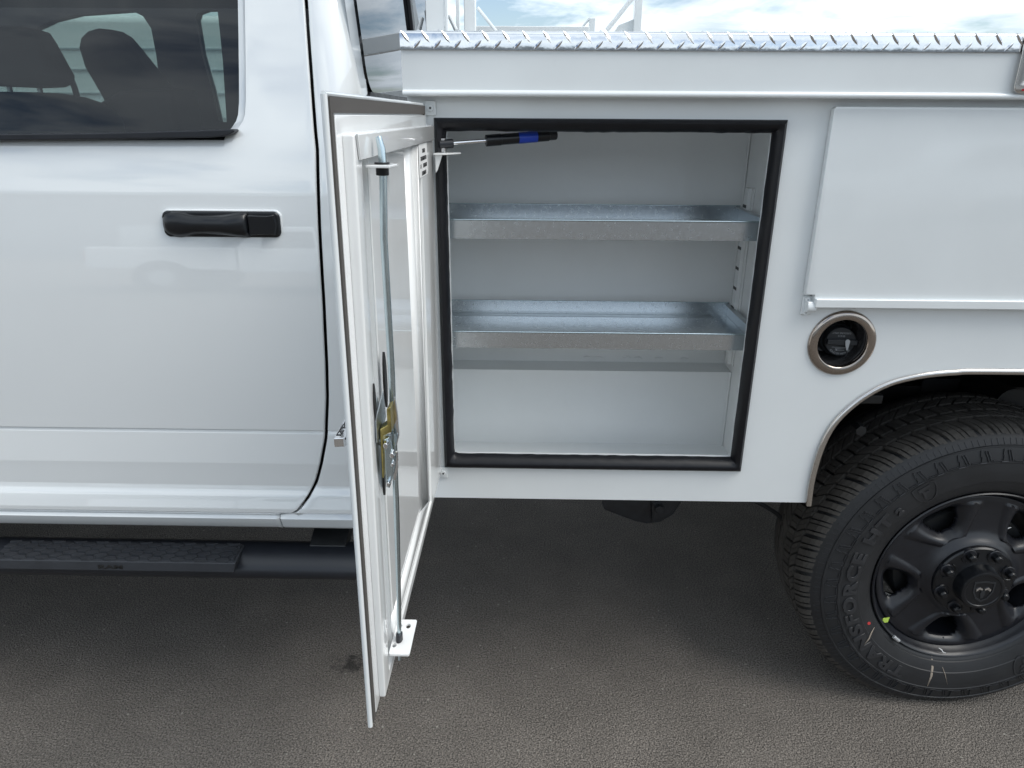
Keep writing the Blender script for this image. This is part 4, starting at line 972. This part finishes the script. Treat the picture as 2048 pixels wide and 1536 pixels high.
# lettering on the tyre, raised, running clockwise
def wang(px, r):
    x, z = at(px, r, .082); return math.atan2(z - WCZ, x - WCX), math.hypot(x - WCX, z - WCZ)
for px_, r_ in ((1790, 1335), (1700, 1190), (1722, 1118), (1755, 1075), (1800, 1028), (1852, 985), (1775, 1242), (1737, 1251), (1868, 1345), (1620, 1150), (1965, 1180), (1748, 1150), (1920, 1310)): print('wheel', px_, r_, [round(v, 3) for v in (math.degrees(wang(px_, r_)[0]) % 360, wang(px_, r_)[1])])
def tyre_text(s, px0, px1, size, rc, name):
    a0 = wang(*px0)[0] % (2 * math.pi); a1 = wang(*px1)[0] % (2 * math.pi)
    cu = bpy.data.curves.new('t', 'FONT'); cu.body = s; cu.size = size; cu.extrude = .0024; cu.align_x = 'LEFT'; cu.align_y = 'CENTER'; cu.offset = .0017; cu.resolution_u = 3; cu.space_character = 1.15
    tmp = curve_mesh(cu, lambda u, v, w: (u, v, w)); us = [v.co.x for v in tmp.vertices]; u0, u1 = min(us), max(us)
    for v in tmp.vertices:
        u, vv, w_ = v.co; a = a0 + (a1 - a0) * (u - u0) / (u1 - u0); r = rc + vv
        v.co = Vector(WK(r * math.cos(a), sy(r) - .0012 - w_, r * math.sin(a)))
    return link(name, tmp, TYREL, W1, smooth=False)
tyre_text('TRANSFORCE', (1800, 1352), (1722, 1106), .044, .308, 'tyre_lettering')
tyre_text('HT', (1750, 1092), (1792, 1040), .041, .309, 'tyre_lettering')
tyre_text('2', (1796, 1030), (1808, 1020), .024, .306, 'tyre_lettering')
def shield(px, r_, flip=False):
    a, r = wang(px, r_); r = .310
    def SM(u, v, w):
        rr = r + v; aa = a - u / r; return WK(rr * math.cos(aa), sy(min(max(rr, .26), .37)) - .0012 - w, rr * math.sin(aa))
    n = 8; lp = [(-.026, .022), (.0, .026), (.026, .022), (.027, .0), (.018, -.020), (0, -.030), (-.018, -.020), (-.027, 0)]
    plate('tyre_emblem', [dens(lp + [lp[0]], 3)[:-1], [(p[0] * .9, p[1] * .9) for p in dens(lp + [lp[0]], 3)[:-1]]], .001, SM, TYREL, W1)
    plate('tyre_emblem', [[(-.014, .016), (.015, .018), (.012, .010), (-.002, .009), (-.002, .004), (.009, .004), (.006, -.003), (-.001, -.003), (-.004, -.018), (-.009, -.016), (-.008, .006), (-.014, .006)]], .001, SM, TYREL, W1)
shield(1852, 985); shield(2044, 1325)
# little marks: sticker, red dot, wheel weight, scuffs, valve
def wm(px, r_, y): x, z = at(px, r_, y); return x - WCX, z - WCZ
x, z = wm(1771, 1241, .108)
W1d = MB(lambda a, b, c_: (a, b, c_))
plate('wheel_sticker', [[(x - .009, z - .009), (x + .007, z - .006), (x + .009, z + .010), (x - .007, z + .007)]], .0006, lambda u, v, w: (u, .0235 + w, v), GRN, W1)
a, r = wang(1737, 1251); m_ = MB(); m_.cyl((.272 * math.cos(a), .0040, .272 * math.sin(a)), (.272 * math.cos(a), .0022, .272 * math.sin(a)), .0042, n=16); m_.build('paint_dot', REDM, W1)
a = wang(1800, 1283)[0]; m_ = MB(); m_.tube([(.2415 * math.cos(a + t), .0115, .2415 * math.sin(a + t)) for t in (-.045, -.02, .0, .02, .045)], .0052, 8); m_.build('wheel_weight', LEAD, W1, bev=.001)
def scuff(pts, wd, m__, nm='chalk_scuff', rlim=True):
    m_ = MB(); vs = []; n = len(pts)
    P_ = []
    for px_, r_ in pts:
        a, r = wang(px_, r_); P_.append((a, r))
    for i, (a, r) in enumerate(P_):
        k = wd * (1 if 0 < i < n - 1 else .3)
        for s in (-1, 1): vs.append(((r) * math.cos(a + s * k / r), sy(min(max(r, .24), .40)) - .0012, (r) * math.sin(a + s * k / r)))
    m_.add(vs, [(2 * i, 2 * i + 1, 2 * i + 3, 2 * i + 2) for i in range(n - 1)]); m_.build(nm, m__, W1, sol=.0004)
scuff([(1727, 1289), (1738, 1277), (1744, 1268), (1752, 1259)], .0022, CHALK)
scuff([(1854, 1372), (1862, 1352), (1867, 1338), (1872, 1322)], .0030, CHALK)
scuff([(1894, 1368), (1890, 1348), (1886, 1330)], .0008, CHALK)
m_ = MB(); x, z = wm(1886, 1302, .100); m_.tube([(x - .012, .017, z + .008), (x - .004, .016, z + .003), (x, .0155, z - .003), (x + .008, .0150, z - .006)], [.0006, .0016, .0012, .0006], 6); m_.build('paint_scratch', WHT, W1)
m_ = MB(); x, z = wm(2015, 1056, .125); m_.tube([(x - .010, .040, z - .003), (x - .003, .038, z - .001), (x + .006, .037, z + .004)], [.0008, .0015, .0008], 6); m_.build('paint_scratch', WHT, W1)
x, z = wm(1870, 1270, .14); m_ = MB(); m_.cyl((x - .012, .06, z + .001), (x + .008, .048, z), .0045, n=12); m_.cyl((x + .0082, .0479, z), (x + .017, .044, z), .0034, n=12); m_.build('valve_stem', BLKP, W1)
# the other wheels share the meshes
def copy_wheel(x, y, flip, z=None):
    r = W1.copy(); COL.objects.link(r); r.parent = T; r.location = (x, y, WCZ)
    if flip: r.rotation_euler = (0, 0, math.pi)
    for ch in list(W1.children):
        if ch.name.split('.')[0] in ('chalk_scuff', 'paint_scratch', 'paint_dot', 'wheel_weight', 'wheel_sticker'): continue
        c_ = ch.copy(); COL.objects.link(c_); c_.parent = r
    return r
r = copy_wheel(FWX, .07, False); r.name = 'front_wheel'
r = copy_wheel(WCX, 1.98, True); r.name = 'rear_wheel'
r = copy_wheel(FWX, 1.96, True); r.name = 'front_wheel'

# ---------------- chassis
CH = empty('chassis', parent=T)
for y0 in (.52, 1.42): MB().box(-3.7, 2.9, y0, y0 + .09, .52, .72).build('frame_rail', UNDER, CH, bev=.01)
MB().cyl((WCX, .30, .405), (WCX, 1.75, .405), .055).build('rear_axle', UNDER, CH)
m_ = MB(); m_.cyl((WCX, .92, .405), (WCX, 1.16, .405), .15, .15, 24); m_.build('differential', UNDER, CH, bev=.04)
MB().box(.1, 2.9, .48, 1.60, .73, .78).build('cargo_floor', UNDER, CH); MB().box(-3.0, -.36, .17, 1.86, .56, .60).build('cab_underside', UNDER, CH)
MB().box(-.30, .55, 1.30, 1.42, .40, .66).build('fuel_tank', UNDER, CH, bev=.03)
MB().box(-3.4, -.5, .80, 1.20, .38, .58).build('driveline', UNDER, CH, bev=.05)
MB().cyl((-.5, 1.0, .48), (WCX, 1.0, .42), .045).build('drive_shaft', UNDER2, CH)
# leaf spring hanger showing below the body
yb_ = .46
hp = [at(px, r, yb_) for px, r in [(1204, 960), (1204, 1006), (1208, 1018), (1238, 1030), (1268, 1041), (1292, 1046), (1320, 1043), (1346, 1028), (1358, 1010), (1372, 985), (1372, 960)]]
SH = plate('spring_hanger', [hp], .05, XZ(yb_ + .02), HANGM, CH, bevel=.004)
hp2 = [at(px, r, yb_) for px, r in [(1302, 970), (1302, 1038), (1320, 1036), (1340, 1024), (1350, 1010), (1362, 985), (1362, 970)]]
plate('hanger_face', [hp2], .006, XZ(yb_ - .012), HANGM, SH, bevel=.002)
x, z = at(1318, 1016, yb_ - .02); MB().cyl((x, yb_ - .019, z), (x, yb_ - .014, z), .022, n=28).build('hanger_washer', HANGM, SH, bev=.001)
MB().cyl((x, yb_ - .034, z), (x, yb_ - .018, z), .0145, n=6).build('hanger_bolt', HANGM, SH, bev=.0015)
p = [at(px, r, .30) for px, r in [(1505, 1000), (1530, 1012), (1552, 1026), (1562, 1036), (1570, 1060)]]
MB().tube([(a, .30, b) for a, b in p], .006, 8).build('brake_cable', UNDER, CH)

# ---------------- rest of the body: far side boxes, bulkhead, ladder rack
MB().box(XB0, XB1, 1.60, 2.06, .668, 1.525).build('far_side_box', BODW, SB, bev=.003)
MB().box(XB0 - .01, XB1, 1.58, 2.08, 1.53, 1.605).build('far_lid', BODW, SB, bev=.003)
for a_, b_, c_ in ((XB0 + .01, WCX - .566, .78), (WCX - .566, WCX + .566, 1.06), (WCX + .566, XB1, .78)): MB().box(a_, b_, .472, .476, c_, 1.53).build('bed_wall', BODW, SB)
MB().box(XB1 - .004, XB1, .0, .47, .668, 1.53).build('rear_end_panel', BODW, SB)
MB().box(XB0 + .006, XB1, .63, 1.60, .785, .80).build('bed_floor', BODW, SB)
RK = empty('ladder_rack', parent=T)
def post(px0, px1, y, z0, z1, d_, m__=BODW):
    a = at(px0, 30, y)[0]; b = at(px1, 30, y)[0]; return MB().box(a, b, y, y + d_, z0, z1).build('rack_post', m__, RK, bev=.002)
post(851, 888, .24, 1.62, 2.3, .04); post(889, 896, .238, 1.62, 2.3, .008)
post(928, 951, .34, 1.62, 2.3, .03); post(912, 919, 1.70, 1.62, 2.3, .03)
def rstrut(pa, pb, y, r=.006):
    a, b = at(*pa, y), at(*pb, y); MB().cyl((a[0], y, a[1]), (b[0], y, b[1]), r, n=8).build('rack_strut', BODW, RK)
rstrut((955, 15), (992, 62), .36, .0035); rstrut((898, 30), (912, 60), 1.66, .008); rstrut((835, 0), (862, 62), 1.62, .006)
rstrut((1268, -8), (1214, 60), 1.72, .009); rstrut((1180, 36), (1160, 60), 2.5 - .5, .005)
post(1269, 1284, 1.72, 1.60, 2.3, .05)
post(1179, 1191, 1.98, 1.60, at(1185, 36, 1.98)[1], .03)
a0_, b0_ = at(1232, 57, 1.74); a1_, b1_ = at(1268, 38, 1.74); plate('rack_gusset', [[(a0_ - .02, b0_ - .03), (a1_, b0_ - .03), (a1_, b1_), (a0_ + .01, b0_ + .012)]], .008, XZ(1.745), BODW, RK)
za = at(1000, 57, 1.62)[1]; zb2 = at(1000, 53, 1.62)[1]
xr2 = at(1178, 55, 1.62)[0]
MB().box(XB0, xr2, 1.60, 1.66, za - .05, zb2).build('rack_rail', BODW, RK, bev=.003)
for y_ in (.24, 1.72):
    MB().box(-1.9, 2.9, y_ - .01, y_ + .05, 2.30, 2.35).build('rack_rail', BODW, RK, bev=.004)
for x_ in (-.15, 1.2, 2.7):
    MB().box(x_, x_ + .05, .24, 1.76, 2.352, 2.40).build('rack_crossbar', BODW, RK, bev=.004)
for x_ in (1.2, 2.7): MB().box(x_, x_ + .05, .26, .31, 1.62, 2.30).build('rack_post', BODW, RK)
MB().box(2.7, 2.75, 1.72, 1.77, 1.6, 2.30).build('rack_post', BODW, RK)

# ================================================================== parked vehicles around
def simple_truck(name, x, y, rotz, label, group=None, van=False):
    t = empty(name, (x, y, 0), label=label, cat='truck'); t.rotation_euler = (0, 0, rotz)
    if group: t['group'] = group
    L2 = 2.9
    if van:
        body = [(-L2, .55), (-L2, 1.1), (-L2 + .6, 1.25), (-L2 + 1.2, 1.95), (-.9, 2.0), (-.85, 2.15), (L2, 2.15), (L2, .55)]
        MB().xz(body, -1.0, 1.0).build('body', CABW, t, bev=.05, seg=4)
        for z_ in (1.28, 1.45, 1.62, 1.78, 1.92): MB().box(-.8, L2, -1.012, -.998, z_, z_ + .012).build('side_rib', GALV, t)
        for x0_, x1_ in ((-2.3, -1.72), (-1.55, -1.15)): plate('side_window', [[(x0_, 1.16), (x1_, 1.16), (x1_ - .04, 1.62), (x0_ + .25, 1.62)]], .02, XZ(-1.0), GLD, t)
        MB().box(-2.2, -2.05, -1.28, -1.05, 1.15, 1.45).build('wing_mirror', HANDP, t, bev=.03)
    else:
        cab = [(-L2, .55), (-L2, 1.02), (-L2 + .1, 1.15), (-L2 + 1.15, 1.22), (-L2 + 1.7, 1.88), (.35, 1.90), (.62, 1.28), (.62, .55)]
        MB().xz(cab, -.97, .97).build('cab', CABW, t, bev=.06, seg=4)
        MB().xz([(.66, .62), (.66, 1.26), (L2, 1.26), (L2, .62)], -.97, .97).build('cargo_bed', CABW, t, bev=.04, seg=3)
        for x0_, x1_ in ((-1.45, -.62), (-.55, .25)):
            plate('side_window', [[(x0_ + (.0), 1.27), (x1_, 1.27), (x1_ - .04, 1.76), (x0_ + (.35 if x0_ < -1 else .03), 1.76)]], .03, XZ(-.965), GLD, t)
        for sgn in (-1,):
            MB().box(-2.88, -2.7, sgn * .99, sgn * .6, .85, 1.02).build('headlight', CHROME, t, bev=.02)
        MB().box(L2 - .02, L2 + .03, -.95, -.82, .85, 1.15).build('tail_light', LAMPR, t, bev=.01)
        MB().box(-L2 - .15, -L2 + .02, -.95, .95, .45, .70).build('bumper', CHROME, t, bev=.03)
    for wx in (-2.0, 1.75):
        for sy_ in (-1, 1):
            a = MB(); a.cyl((wx, sy_ * .99, .39), (wx, sy_ * .74, .39), .39, n=40); w_ = a.build('wheel', TYRE, t, bev=.03)
            MB().cyl((wx, sy_ * 1.0, .39), (wx, sy_ * .96, .39), .22, .20, n=32).build('hubcap', GALV, w_, bev=.01)
        MB().cyl((wx, -.985, .40), (wx, .985, .40), .47, n=40).build('wheel_arch', UNDER, t)
    return t
simple_truck('parked_van', -4.4, 5.2, 0, 'white ribbed van seen through the tinted cab window', van=True)
simple_truck('parked_pickup', -3.65, -10.0, math.pi, 'white pickup across the lot, seen mirrored in the cab door paint below its handle')
simple_truck('parked_pickup', 4.6, -11.0, math.pi, 'white pickup across the lot, mirrored faintly in the service body right of the open compartment')

WH = empty('warehouse', (0, -34, 0), label='long low grey warehouse across the lot, mirrored as a band in the cab door', cat='building')
MB().box(-60, 40, -8, 0, 0, 6.2).build('wall', mat('grey_cladding', (.20, .22, .24), .6), WH)
MB().box(-60.3, 40.3, -8.3, .3, 6.2, 6.6).build('roof_edge', GALV, WH)
for i in range(6):
    MB().box(-50 + i * 15, -45 + i * 15, .002, .05, 0, 3.6).build('roller_door', GALV, WH)

# keep the tree at thing > part > sub-part: a part whose pieces would sit one level deeper moves up to the truck
for o in list(bpy.data.objects):
    p = o.parent
    if p and p.parent and p.parent.parent is T: p.parent = T
